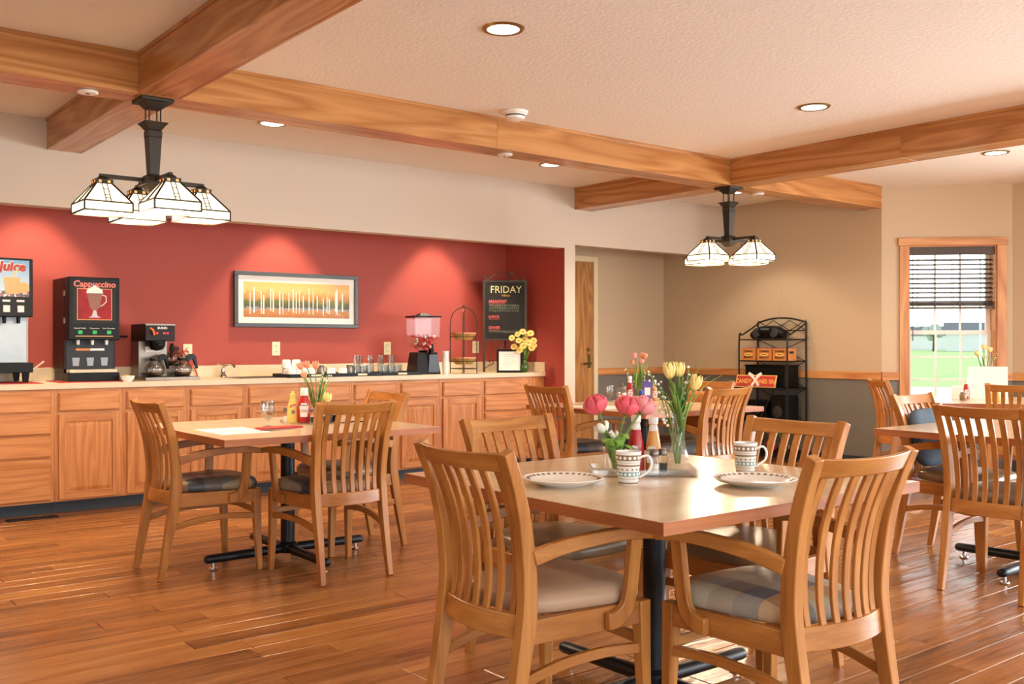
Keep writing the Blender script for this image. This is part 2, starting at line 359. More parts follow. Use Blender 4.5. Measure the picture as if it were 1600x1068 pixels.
# wall with openings along a run; local frame: u along the wall, depth outward
def wall_run(name, p0, ang, L, holes, mat, label, th=.15):
    """p0 start, ang direction of u; the outside is to the left of u"""
    mb = MB(); us = 0
    for (u0, u1, z0, z1) in holes:
        mb.box(us, 0, 0, u0, th, ZC); mb.box(u0, 0, 0, u1, th, z0); mb.box(u0, 0, z1, u1, th, ZC); us = u1
    mb.box(us, 0, 0, L, th, ZC)
    return struct(name, mb, mat, label, loc=(p0[0], p0[1], 0), rz=ang)
def fill_window(n, p0, ang, u0, u1, z0, z1, label, front=True, cols=3, rows=3):
    t = thing('window_%d' % n, label, 'window', (p0[0], p0[1], 0), ang, kind='structure')
    c = .085
    MB().box(u0 - c, -.022, z0 - .1, u0, 0, z1).build('casing', M['trim_z'], t, bevel=.003)
    MB().box(u1, -.022, z0 - .1, u1 + c, 0, z1).build('casing', M['trim_z'], t, bevel=.003)
    MB().box(u0 - c - .012, -.028, z1, u1 + c + .012, 0, z1 + .075).build('head_casing', M['trim_x'], t, bevel=.003)
    MB().box(u0 - c - .02, -.05, z0 - .03, u1 + c + .02, 0, z0).build('sill', M['trim_x'], t, bevel=.003)
    j = .012
    for a, bq in ((u0, u0 + j), (u1 - j, u1)): MB().box(a, 0, z0, bq, .15, z1).build('jamb', M['trim_z'], t)
    MB().box(u0, 0, z1 - j, u1, .15, z1).build('head_jamb', M['trim_x'], t); MB().box(u0, 0, z0, u1, .15, z0 + j).build('stool', M['trim_x'], t)
    zm = (z0 + z1) / 2 - .05
    for (a, bq, yy) in ((z0 + j, zm + .02, .105), (zm - .02, z1 - j, .13)):
        sw = .04; mb = MB(); x0, x1 = u0 + j, u1 - j
        mb.box(x0, yy, a, x0 + sw, yy + .025, bq).box(x1 - sw, yy, a, x1, yy + .025, bq).box(x0 + sw, yy, a, x1 - sw, yy + .025, a + sw).box(x0 + sw, yy, bq - sw, x1 - sw, yy + .025, bq)
        s_ = mb.build('sash', M['white'], t)
        gx0, gx1, gz0, gz1 = x0 + sw, x1 - sw, a + sw, bq - sw
        for k in range(1, cols): x = gx0 + (gx1 - gx0) * k / cols; MB().box(x - .008, yy + .004, gz0, x + .008, yy + .02, gz1).build('muntin', M['white'], s_)
        for k in range(1, rows): z = gz0 + (gz1 - gz0) * k / rows; MB().box(gx0, yy + .005, z - .008, gx1, yy + .019, z + .008).build('muntin', M['white'], s_)
        for i in range(cols):
            for k in range(rows):
                xa, xb = gx0 + (gx1 - gx0) * i / cols, gx0 + (gx1 - gx0) * (i + 1) / cols; za, zb = gz0 + (gz1 - gz0) * k / rows, gz0 + (gz1 - gz0) * (k + 1) / rows
                MB().box(xa, yy + .011, za, xb, yy + .013, zb).build('pane', M['pane'], s_)
    return t
def to_world(p0, ang, u, v): return (p0[0] + u * math.cos(ang) - v * math.sin(ang), p0[1] + u * math.sin(ang) + v * math.cos(ang))
JA = RAD(-45); JL = (BX - JX) * math.sqrt(2); JP = (JX, JY)
WU0, WU1, WZ0, WZ1 = .245, 1.045, .58, 2.125
wall_run('wall_bay_corner', JP, JA, JL, [(WU0, WU1, WZ0, WZ1)], M['two_tone'], 'angled wall around the window with the blind')
fill_window(1, JP, JA, WU0, WU1, WZ0, WZ1, 'oak framed grid window with a raised dark blind')
def portal_or_fill(p0, ang, u0, u1, z0, z1, fn=portal):
    q = to_world(p0, ang, (u0 + u1) / 2, .16 if fn is portal else .09); fn((q[0], q[1], (z0 + z1) / 2), ang, u1 - u0, z1 - z0)
portal_or_fill(JP, JA, WU0, WU1, WZ0, WZ1)
# bay wall out of frame on the right and the wall behind the camera, with unseen windows that hold the fill lights
HB = [(2.1 + 1.75 * k, 3.45 + 1.75 * k, .58, 2.125) for k in range(3)]  # openings set back from the corner to keep fill off the angled wall
wall_run('wall_bay', (BX, BY), RAD(-90), BY - YR, HB, M['two_tone'], 'bay wall right of the angled window, tan over slate grey')
for k, h in enumerate(HB):
    fill_window(2 + k, (BX, BY), RAD(-90), *h, 'unseen tall oak framed window in the bay wall, number %s from the corner' % ('one', 'two', 'three', 'four')[k]); portal_or_fill((BX, BY), RAD(-90), *h, daylight)
HR = [(.8 + 2.3 * k, 2.4 + 2.3 * k, .58, 2.125) for k in range(5)]  # openings added behind the camera for frontal fill
wall_run('wall_front', (BX, YR), RAD(180), BX - XL, HR, M['two_tone'], 'wall with added windows facing the drinks counter')
for k, h in enumerate(HR):
    fill_window(5 + k, (BX, YR), RAD(180), *h, 'added wide oak framed window opposite the counter, %s from the bay' % ('first', 'second', 'third', 'fourth', 'fifth')[k]); portal_or_fill((BX, YR), RAD(180), *h, daylight)
# beams
BZ, BW = 2.487, .222
nb = [0]
def beam(axis, c, a0, a1, joints=()):
    nb[0] += 1
    t = thing('trim_%d' % nb[0], 'boxed oak ceiling beam ' + joints[0], 'beam', kind='structure')
    m = M['beam_x'] if axis == 'x' else M['beam_y']; h = BW / 2
    def bx(n, p0, p1, z0, z1, q0, q1): # p along, q across
        mb = MB(); mb.box(p0, q0, z0, p1, q1, z1) if axis == 'x' else mb.box(q0, p0, z0, q1, p1, z1); return mb.build(n, m, t, bevel=.002)
    cuts = [a0] + sorted(x for x in joints[1] if a0 < x < a1) + [a1]
    for i in range(len(cuts) - 1):
        p0, p1 = cuts[i] + (.001 if i else 0), cuts[i + 1]
        bx('side_board', p0, p1, BZ, ZC, c - h, c - h + .018); bx('side_board', p0, p1, BZ, ZC, c + h - .018, c + h); bx('bottom_board', p0, p1, BZ + .001, BZ + .019, c - h + .018, c + h - .018)
    for s_ in (-1, 1): bx('cap_molding', a0, a1, ZC - .02, ZC, c + s_ * h + (0 if s_ > 0 else -.009), c + s_ * h + (.009 if s_ > 0 else 0))
AY, B1, B2 = 5.30, 1.756, 6.488
beam('x', AY, XL, B1 - BW / 2, ('running left above the counter aisle', [.6]))
beam('x', AY, B1 - BW / 2, B2 - BW / 2, ('running between the two pendant lamps', [3.98]))
beam('x', AY, B2 - BW / 2, XE, ('running from the far lamp to the tan wall', []))
beam('y', B1, YR, AY - BW / 2, ('overhead from the near lamp towards the room front', [1.6]))
beam('y', B1, AY + BW / 2, YP, ('short, from the near lamp to the soffit', []))
beam('y', B2, YR, AY - BW / 2, ('running from the far lamp towards the right', [3.7, 1.6]))
beam('y', B2, AY + BW / 2, YP, ('short, from the far lamp to the soffit', []))
# chair rails, baseboards
def strip(name, p0, p1, d, z0, z1, mat, label, cat):
    a = Vector((p0[0], p0[1], 0)); v = Vector((p1[0] - p0[0], p1[1] - p0[1], 0)); L = v.length; ang = math.atan2(v.y, v.x)
    return struct(name, MB().box(0, -d, z0, L, 0, z1), mat, label, cat, loc=(p0[0], p0[1], 0), rz=ang, bevel=.003)
strip('trim_10', (7.50, YB), (XE, YB), .02, .845, .922, M['trim_x'], 'oak chair rail on the alcove wall', 'chair rail')
strip('trim_11', (XE, YB), (XE, JY), .02, .845, .922, M['trim_x'], 'oak chair rail behind the black rack', 'chair rail')
q = to_world(JP, JA, WU0 - .086, 0); strip('trim_12', JP, q, .02, .845, .922, M['trim_x'], 'short oak chair rail left of the window', 'chair rail')
q = to_world(JP, JA, WU1 + .086, 0); strip('trim_13', q, (BX, BY), .02, .845, .922, M['trim_x'], 'short oak chair rail right of the window', 'chair rail')
strip('trim_14', (BX, BY), (BX, BY - 2.0), .02, .845, .922, M['trim_x'], 'oak chair rail on the bay wall', 'chair rail')
strip('baseboard_alcove', (7.50, YB), (XE, YB), .012, 0, .1, M['navy'], 'dark vinyl baseboard in the alcove', 'baseboard')
strip('baseboard_right', (XE, YB), (XE, JY), .012, 0, .1, M['navy'], 'dark vinyl baseboard under the tan wall', 'baseboard')
strip('baseboard_corner', JP, (BX, BY), .012, 0, .1, M['navy'], 'dark vinyl baseboard below the window', 'baseboard')
strip('baseboard_bay', (BX, BY), (BX, YR), .012, 0, .1, M['navy'], 'dark vinyl baseboard along the bay', 'baseboard')
# alcove door
d = thing('door_1', 'oak veneer door in cream frame beside the pillar', 'door', (6.50, YB, 0), kind='structure')
MB().box(.0, -.035, .005, .935, -.002, 2.09).build('door_leaf', M['door'], d)
for a, bq in ((-.06, 0), (.935, .995)): MB().box(a, -.06, 0, bq, 0, 2.15).build('door_jamb', M['doorframe'], d, bevel=.003)
MB().box(0, -.06, 2.09, .935, 0, 2.15).build('door_head', M['doorframe'], d, bevel=.003)
h = MB().box(.84, -.043, .93, .90, -.035, 1.08).build('lock_plate', M['brass'], d, bevel=.004)
MB().tube([(.87, -.043, .98), (.87, -.085, .98), (.76, -.09, .975)], .011, 8).build('lever', M['brass'], h, smooth=True)
MB().lathe([(.022, 0), (.022, .01)], 14, (0, 0, 0)).build('deadbolt', M['brass'], d, loc=(.87, -.035, 1.13)).rotation_euler = (RAD(90), 0, 0)

# ------------------------------------------------------------------ outside
tag(MB().box(-300, -300, -.5, 620, 620, -.28).build('lawn', plain('lawn_grass', '#a3bd86', 1, 0, 0, var=.12)), 'green lawn seen through the window', 'lawn', kind='structure')
tag(MB().prism([(XL - 1, YR - .35), (XL - 1, YR - 7), (BX + 7, YR - 7), (BX + 7, 3.2), (BX + .4, 3.2), (BX + .4, YR - .35)], -.29, -.27).build('reflector', plain('pale_reflector_concrete', '#d6d1c7', .85)), 'pale concrete patio added outside the bay to bounce light', 'reflector', kind='structure')  # unseen ground slab added to bounce light up onto the ceiling
pv = MB()
pv.cbox((26.2, 14.5, -.275), (70, 13, .01), RAD(-61)); tag(pv.build('concrete_drive', plain('pale_concrete', '#d6d2ca', 1, 0, 0)), 'pale concrete drive outside the window', 'pavement', kind='structure')
def house(loc, rz, L, label):
    t = thing('distant_house', label, 'building', loc, rz)
    MB().box(-L / 2, -4, 0, L / 2, 4, 3.6).build('wall', M['white'], t)
    MB().prism([(-4.6, 3.6), (4.6, 3.6), (0, 6.0)], -L / 2 - .5, L / 2 + .5, 'yz').build('roof', plain('grey_roof_shingle', '#8a8a88', 1, 0, 0), t)
    MB().box(-1, -.6, 5.2, .2, .6, 7.0).build('chimney', M['paper'], t)
house((236, 132, -.28), RAD(-62), 44, 'long low white house beyond the lawn')
house((205, 96, -.28), RAD(-62), 22, 'small white house beyond the lawn, right')
def tree(loc, h, label, seed):
    t = thing('distant_tree', label, 'tree', loc); rr = random.Random(seed)
    MB().tube([(0, 0, 0), (.1, 0, h * .4), (0, .1, h * .7)], [.35, .25, .1], 7).build('trunk', M['iron'], t)
    mb = MB()
    for k in range(9):
        c = Vector((rr.uniform(-.28, .28) * h, rr.uniform(-.28, .28) * h, h * rr.uniform(.45, .85))); r = h * rr.uniform(.12, .2)
        mb.lathe([(r * math.sin(a), -r * math.cos(a)) for a in [.15 + i * .47 for i in range(7)]], 10, c)
    mb.build('crown', plain('hazy_spring_foliage', '#b4b9b0', 1, 0, 0, var=.12), t, smooth=60)
tree((200, 120, -.28), 9, 'hazy spring tree at the far left of the window view', 1); tree((190, 103, -.28), 6, 'small hazy tree beside the white house', 2); tree((252, 96, -.28), 10, 'tall hazy tree behind the small white house', 3)
fp = thing('flagpole', 'thin white flagpole standing on the lawn', 'flagpole', (53.6, 26.4, -.28)); MB().tube([(0, 0, 0), (0, 0, 9)], [.07, .045], 8).build('pole', M['white'], fp); MB().lathe([(.02, 0), (.1, .08), (.1, .14), (.01, .2)], 10, (0, 0, 9)).build('finial', M['brass'], fp)

# ------------------------------------------------------------------ window blind
bl = thing('window_blind', 'dark wooden slat blind raised half way in the window', 'blind', (JP[0], JP[1], 0), JA)
MB().box(WU0 + .014, .02, WZ1 - .085, WU1 - .014, .075, WZ1 - .013).build('headrail', plain('espresso_blind', '#4a3b33', .5), bl)
bm_ = bpy.data.materials['espresso_blind']; sm = MB().ring([[(u, .047 + a * .0228 + b_ * .0007, a * .0100 + b_ * .0015) for a, b_ in ((-1, -1), (1, -1), (1, 1), (-1, 1))] for u in (WU0 + .02, WU1 - .02)]).mesh('slat', bm_)
zs = [1.99 - .0445 * k for k in range(9)] + [1.592 - .0075 * k for k in range(5)]
for z in zs: o = bpy.data.objects.new('slat', sm); COL.objects.link(o); o.parent = bl; o.location = (0, 0, z)
MB().box(WU0 + .02, .022, 1.525, WU1 - .02, .072, 1.545).build('bottom_rail', bm_, bl)
for u in (.10, .42, .72):
    for yy in (.021, .073): MB().box(WU0 + u - .002, yy - .001, 1.54, WU0 + u + .002, yy + .001, WZ1 - .085).build('ladder_cord', bm_, bl)
MB().tube([(WU0 + .045, .016, WZ1 - .09), (WU0 + .045, .016, 1.22)], .0045, 6).build('tilt_wand', bm_, bl)

# ------------------------------------------------------------------ lamps
LENS = emit('lit_downlight_lens', '#fff0d8', 6.0)
def downlight(x, y, z, label, power, cone=106, r=.09, grp='recessed ceiling lights', blend=.4, color=WARM, tilt=None):
    t = thing('recessed_downlight', label, 'downlight', (x, y, z), 0, grp)
    MB().lathe([(r - .014, -.001), (r - .012, -.006), (r + .006, -.007), (r + .014, 0)], 28, caps=(False, False)).build('trim_ring', M['brass'], t, smooth=True)
    MB().lathe([(r - .013, -.004), (r - .013, -.001)], 28).build('lens', LENS, t)
    l = bpy.data.lights.new('downlight_beam', 'SPOT'); l.energy = power; l.spot_size = RAD(cone); l.spot_blend = blend; l.shadow_soft_size = .07; l.color = color
    o = bpy.data.objects.new('downlight_beam', l); COL.objects.link(o); o.parent = t; o.location = (0, 0, -.02)
    if tilt: o.rotation_euler = tilt
    return t
cols_ = [(.39, 'left'), (2.89, 'second'), (5.39, 'third'), (7.8, 'right-hand')]
for x, nx in cols_:
    for y, ny in ((3.72, 'middle row, between the beams'), (6.29, 'row nearest the soffit'), (1.2, 'row over the near tables'), (-1.3, 'row at the room front')):
        downlight(x, y, ZC, 'lit round recessed downlight, %s of the %s' % (nx, ny), W_DOWN * ((.5 if x > 7 and y < 4 else 1) if y > 2 else .4))
for x, nx in ((-.2, 'leftmost'), (1.74, 'above the drink machines'), (3.72, 'above the picture'), (5.34, 'above the candy dispenser')):
    downlight(x, 7.62, ZC, 'recessed niche downlight %s washing the red wall' % nx, W_NICHE, 74, .075, 'niche downlights', .35)
downlight(7.9, 6.9 - .35, ZC, 'recessed downlight near the tan wall and rack', W_DOWN * 1.1, 92, .09, 'recessed ceiling lights', .25) if False else None
for x, y, nm in ((1.43, 5.32, 'left of the near lamp'), (4.14, 5.31, 'in the middle of the long beam'), (6.93, 5.34, 'right of the far lamp')):
    t = thing('cover_plate', 'small white round cover under the beam, ' + nm, 'cover plate', (x, y, BZ)); MB().lathe([(.05, 0), (.052, -.006), (.046, -.011)], 20).build('disc', M['white'], t, smooth=True); MB().lathe([(.012, -.011), (.010, -.015)], 10).build('cap', M['chrome'], t)
t = thing('smoke_detector', 'white round smoke detector on the ceiling beside the beam', 'smoke detector', (3.98, 5.0, ZC))
MB().lathe([(.085, 0), (.085, -.012), (.072, -.022), (.07, -.026)], 28).build('base', M['white'], t, smooth=True)
MB().lathe([(.062, -.026), (.06, -.034)], 28).build('vent', M['black'], t); MB().lathe([(.066, -.034), (.06, -.05), (.035, -.058)], 28).build('cover', M['white'], t, smooth=True)
SHADE = emit('lit_amber_art_glass', '#ffe4b8', 1.25); BULB = emit('lit_bulb_underside', '#fff0cf', 3.)
AMBER = emit('lit_amber_cap_glass', '#f0a860', .35)
def pendant(x, y, rz, label):
    t = thing('pendant_lamp', label, 'pendant lamp', (x, y, BZ), rz)
    MB().taper(-.018, .17, .17, 0, .17, .17).taper(-.05, .07, .07, -.018, .12, .12).build('canopy', M['bronze'], t, bevel=.003)
    for sx in (-.03, .03):
        for sy in (-.03, .03): MB().tube([(sx, sy, -.04), (sx, sy, -.14)], .004, 6).build('rod', M['bronze'], t)
    c = MB().taper(-.14, .10, .10, -.122, .13, .13).taper(-.165, .065, .065, -.14, .10, .10).taper(-.2, .075, .075, -.165, .075, .075).taper(-.40, .052, .052, -.2, .072, .072)
    c.build('column', M['bronze'], t, bevel=.003)
    MB().taper(-.415, .10, .10, -.40, .075, .075).taper(-.455, .12, .12, -.415, .12, .12).taper(-.49, .05, .05, -.455, .1, .1).build('hub', M['bronze'], t, bevel=.003)
    for k in range(4):
        a = k * math.pi / 2; L = .26; ca, sa = math.cos(a), math.sin(a); cx, cy = L * ca, L * sa
        arm = MB().cbox(((.05 + L) / 2 * ca, (.05 + L) / 2 * sa, -.43), (L - .02, .02, .022), a).build('arm', M['bronze'], t, bevel=.002)
        MB().taper(-.475, .085, .085, -.45, .085, .085, (cx, cy)).taper(-.45, .06, .06, -.432, .03, .03, (cx, cy)).build('shade_cap', M['bronze'], arm)
        for s_ in range(4):
            for q_ in (-.022, .022):
                aa = a + s_ * math.pi / 2; nx, ny = math.cos(aa), math.sin(aa); MB().cbox((cx + nx * .0426 - ny * q_, cy + ny * .0426 + nx * q_, -.4625), (.002, .014, .013), aa).build('amber_window', AMBER, arm)
        rot = Matrix.Rotation(a, 4, 'Z'); base = Matrix.Translation((cx, cy, 0)) @ rot
        # the four glass panels and the dark came lines of the shade
        z0, z1, z2, h0, h1 = -.475, -.575, -.622, .040, .118
        g = MB(); g.M = base
        for s_ in range(4):
            r4 = Matrix.Rotation(s_ * math.pi / 2, 4, 'Z'); g.M = base @ r4
            g.add([(h0, -h0, z0), (h0, h0, z0), (h1, h1, z1), (h1, -h1, z1), (h0 - .004, -h0 + .004, z0), (h0 - .004, h0 - .004, z0), (h1 - .004, h1 - .004, z1), (h1 - .004, -h1 + .004, z1)], [(0, 1, 2, 3), (7, 6, 5, 4), (0, 4, 5, 1), (1, 5, 6, 2), (2, 6, 7, 3), (3, 7, 4, 0)])
            g.add([(h1, -h1, z1), (h1, h1, z1), (h1, h1, z2), (h1, -h1, z2), (h1 - .004, -h1 + .004, z1), (h1 - .004, h1 - .004, z1), (h1 - .004, h1 - .004, z2), (h1 - .004, -h1 + .004, z2)], [(0, 1, 2, 3), (7, 6, 5, 4), (0, 4, 5, 1), (1, 5, 6, 2), (2, 6, 7, 3), (3, 7, 4, 0)])
        sh = g.build('glass_shade', SHADE, t)
        f = MB()
        for s_ in range(4):
            f.M = base @ Matrix.Rotation(s_ * math.pi / 2, 4, 'Z'); e = .0045
            f.sweep([(h0, h0, z0), (h1, h1, z1)], .009, .009); f.sweep([(h1, h1, z1), (h1, h1, z2)], .008, .008)
            for zz in (z1, z2): f.sweep([(h1, -h1, zz), (h1, h1, zz)], .008, .008, (0, 0, 1))
            f.sweep([(h0 + .002, .012, z0), (h1 + .002, .012, z1), ], .004, .004); f.sweep([(h0 + .002, -.012, z0), (h1 + .002, -.012, z1)], .004, .004)
            for q_ in (.3, .62, .8): xx = h0 + (h1 - h0) * q_; zz = z0 + (z1 - z0) * q_; f.sweep([(xx + .002, -.012, zz), (xx + .002, .012, zz)], .004, .004, (0, 0, 1))
        f.build('came', M['bronze'], sh)
        MB().lathe([(.012, -.475), (.03, -.52), (.032, -.555), (.015, -.58), (.002, -.585)], 14, (cx, cy, 0)).build('bulb', BULB, t, smooth=True)
        l = bpy.data.lights.new('lamp_glow', 'POINT'); l.energy = W_PEND; l.color = WARM; l.shadow_soft_size = .05
        o = bpy.data.objects.new('lamp_glow', l); COL.objects.link(o); o.parent = t; o.location = (cx, cy, -.64)
    return t
pendant(B1, AY, 0, 'four-shade mission pendant lamp hanging over the counter aisle at left')
pendant(B2, AY, 0, 'four-shade mission pendant lamp hanging near the tan wall')

# ------------------------------------------------------------------ chairs
POST = cat([(.192, -.275, 0), (.189, -.238, .2), (.190, -.203, .40), (.190, -.195, .52), (.195, -.214, .68), (.201, -.246, .80), (.209, -.286, .90)], 4)
def post_y(z):
    for a, b_ in zip(POST, POST[1:]):
        if a[2] <= z <= b_[2]: return a[1] + (b_[1] - a[1]) * (z - a[2]) / max(b_[2] - a[2], 1e-6)
    return POST[-1][1]
BOW = .036
def chair_parts():
    P = {}
    n = len(POST); dep = [.03 + .022 * min(1, p[2] / .4) - (.018 * max(0, (p[2] - .45) / .45)) for p in POST]; wid = [.028 + .008 * min(1, p[2] / .3) for p in POST]
    for s_ in (-1, 1):
        P['rear_post%d' % s_] = (MB().sweep([(s_ * x, y, z) for x, y, z in POST], wid, dep), 'chair_z', 'rear_post', .003)
        lg = cat([(.232, .232, 0), (.226, .222, .2), (.224, .214, .43)], 4); wl = [.028 + .014 * p[2] / .43 for p in lg]
        P['leg%d' % s_] = (MB().sweep([(s_ * x, y, z) for x, y, z in lg], wl, wl), 'chair_z', 'front_leg', .003)
        P['side%d' % s_] = (MB().add([(s_ * x, y, z) for (x, y) in ((.176, -.19), (.202, -.19), (.236, .2), (.21, .2)) for z in (.362, .43)], [(0, 2, 3, 1), (2, 4, 5, 3), (4, 6, 7, 5), (6, 0, 1, 7), (0, 6, 4, 2), (1, 3, 5, 7)]), 'chair_y', 'side_rail', .002)
        ar = cat([(.203, -.185, .602), (.226, -.08, .628), (.252, .06, .643), (.266, .15, .642), (.270, .215, .633)], 4); m = len(ar)
        P['arm%d' % s_] = (MB().sweep([(s_ * x, y, z) for x, y, z in ar], [.024 + .034 * (i / (m - 1)) ** 1.6 for i in range(m)], [.046 - .02 * (i / (m - 1)) for i in range(m)], (1, 0, 0)), 'chair_y', 'armrest', .004)
        sp = cat([(.238, .062, .392), (.240, .095, .395), (.243, .128, .418), (.249, .142, .47), (.258, .150, .59), (.262, .152, .636)], 3)
        P['sup%d' % s_] = (MB().sweep([(s_ * x, y, z) for x, y, z in sp], .024, [.05, .05, .05, .05, .05, .049, .048, .046] + [.044] * (len(sp) - 8)), 'chair_z', 'arm_support', .004)
        st = cat([(.189, -.232, .255), (.20, -.09, .287), (.213, .07, .297), (.224, .21, .287)], 4)
        P['str%d' % s_] = (MB().sweep([(s_ * x, y, z) for x, y, z in st], .02, .03), 'chair_y', 'side_stretcher', .003)
    # rails
    U = [-1 + 2 * i / 12 for i in range(13)]
    def rail(hw0, hw1, z0, z1, th, dz=0, bow=BOW):
        L = []
        for u in U:
            y0 = post_y(z0) - bow * (1 - u * u); y1 = post_y(z1) - bow * (1 - u * u); c = dz * (1 - u * u)
            L.append([(u * hw0, y0 + th / 2, z0), (u * hw0, y0 - th / 2, z0), (u * hw1, y1 - th / 2, z1 - c), (u * hw1, y1 + th / 2, z1 - c)])
        return MB().ring(L)
    P['top'] = (rail(.199, .206, .842, .897, .022, .006), 'chair_x', 'top_rail', .004)
    P['low'] = (rail(.178, .178, .378, .442, .024), 'chair_x', 'back_rail', .003)
    P['front'] = (MB().ring([[(u * .21, .212 + .02 * (1 - u * u) + q, z) for q, z in ((-.012, .362), (.012, .362), (.012, .43), (-.012, .43))] for u in U]), 'chair_x', 'front_rail', .002)
    P['fst'] = (MB().sweep([(-.222, .216, .312), (0, .216, .322), (.222, .216, .312)], .02, .03, (0, 1, 0)), 'chair_x', 'front_stretcher', .003)
    for i in range(7):
        u = (i - 3) / 3.55; pts = []
        for k in range(13):
            z = .436 + (.85 - .436) * k / 12; e = .012 * math.sin(math.pi * k / 12)
            pts.append((u * (.168 + .020 * k / 12), post_y(z) + e - BOW * (1 - u * u), z))
        P['slat%d' % i] = (MB().sweep(pts, [.023 + .006 * k / 12 for k in range(13)], .011), 'chair_z', 'slat', .002)
    # cushion
    out = []
    for i in range(40):
        a = 2 * math.pi * i / 40; ca, sa = math.cos(a), math.sin(a); e = .42
        x = math.copysign(abs(ca) ** e, ca); y = math.copysign(abs(sa) ** e, sa)
        hw = .172 + (.246 - .172) * (y + 1) / 2; out.append((x * hw, .031 + y * .212 + (.02 * (1 - x * x) if y > 0 else -.012 * (1 - x * x))))
    L = []
    for sc, z in ((.95, .43), (.99, .436), (1.0, .448), (.995, .462), (.965, .476), (.88, .488), (.7, .4945), (.4, .498), (.05, .499)): L.append([(x * sc, .031 + (y - .031) * sc, z) for x, y in out])
    P['cushion'] = (MB().ring(L), None, 'seat_cushion', 0)
    return P
CP = chair_parts(); CHM = {}
for k, (mb, m, nm, bv) in CP.items():
    if m: CHM[k] = mb.mesh(nm, M[m], smooth=50)
CUSH = {}
def chair(x, y, face, cush, label, group):
    """face: azimuth the sitter looks, degrees clockwise from +Y"""
    t = thing('dining_chair', label, 'chair', (x, y, 0), RAD(-face), group)
    for k, (mb, m, nm, bv) in CP.items():
        if m: me = CHM[k]
        else:
            if cush not in CUSH: CUSH[cush] = mb.mesh(nm, M[cush], smooth=60)
            me = CUSH[cush]
        o = bpy.data.objects.new(nm, me); COL.objects.link(o); o.parent = t
        if bv: md = o.modifiers.new('bevel', 'BEVEL'); md.width = bv; md.segments = 2; md.limit_method = 'ANGLE'; md.angle_limit = RAD(40)
    return t
G1, G2, G3, G4, G5 = 'chairs at the front table', 'chairs at the table by the counter', 'chairs at the table before the alcove', 'chairs at the right-hand table', 'chairs at the window table'
chair(1.91, 2.29, 90, 'vinyl', 'slat-back armchair with plain taupe vinyl seat at the front table', G1)
chair(2.39, 1.765, 3, 'plaid', 'slat-back armchair with plaid seat, nearest on the right at the front table', G1)
chair(2.43, 2.82, 180, 'vinyl_dark', 'slat-back armchair on the far left side of the front table, brown seat', G1)
chair(2.935, 2.30, 270, 'vinyl_dark', 'slat-back armchair on the far right side of the front table, sunlit brown seat', G1)
chair(1.955, 5.15, 90, 'plaid2', 'slat-back armchair with dark plaid seat at the left end of the table by the counter', G2)
chair(2.465, 4.65, 0, 'plaid2', 'slat-back armchair seen from behind, plaid seat, near side of the table by the counter', G2)
chair(2.855, 5.18, 270, 'vinyl_grey', 'slat-back armchair at the right end of the table by the counter', G2)
chair(4.76, 5.28, 90, 'plaid2', 'slat-back armchair with plaid seat at the left end of the table before the alcove', G3)
chair(5.27, 4.58, 0, 'plaid_blue', 'slat-back armchair with pale blue plaid seat behind the tall glass vase', G3)
chair(5.80, 5.14, 270, 'vinyl_grey', 'slat-back armchair holding a rust cushion at the table before the alcove', G3)
chair(4.87, 2.265, 90, 'vinyl_grey', 'slat-back armchair seen from behind at the right-hand table', G4)
chair(5.385, 2.77, 180, 'vinyl_dark', 'slat-back armchair holding a navy cushion at the right-hand table', G4)
chair(7.60, 4.31, 130, 'vinyl_grey', 'slat-back armchair seen edge-on by the slate wall at the window table', G5)
chair(7.54, 3.44, 62, 'vinyl_grey', 'slat-back armchair in front of the white menu cards at the window table', G5)
def pillow(name, loc, rz, tilt, mat, w, h, th, label):
    mb = MB(); L = []
    for k in range(9):
        q = -1 + 2 * k / 8; sc = (1 - abs(q) ** 2.4) ** .5 if abs(q) < 1 else .02
        sc = max(sc, .03); o_ = []
        for i in range(28):
            a = 2 * math.pi * i / 28; e = .5; x = math.copysign(abs(math.cos(a)) ** e, math.cos(a)); z = math.copysign(abs(math.sin(a)) ** e, math.sin(a)); o_.append((x * w / 2 * (.72 + .28 * sc), q * th / 2, z * h / 2 * (.72 + .28 * sc)))
        L.append(o_)
    t = thing(name, label, 'cushion', loc, rz); c = mb.ring(L).build('cover', mat, t, smooth=70); c.rotation_euler = (tilt, 0, 0); c.location = (0, 0, h / 2 * .98)
    return t
pillow('scatter_cushion', (5.385, 2.945, .497), 0, RAD(-12), M['cloth_navy'], .36, .33, .065, 'dark blue scatter cushion propped on the right-hand table chair')
pillow('scatter_cushion', (5.925, 5.14, .497), RAD(90), RAD(14), M['cloth_rust'], .38, .33, .10, 'rust brown scatter cushion on a chair before the alcove')

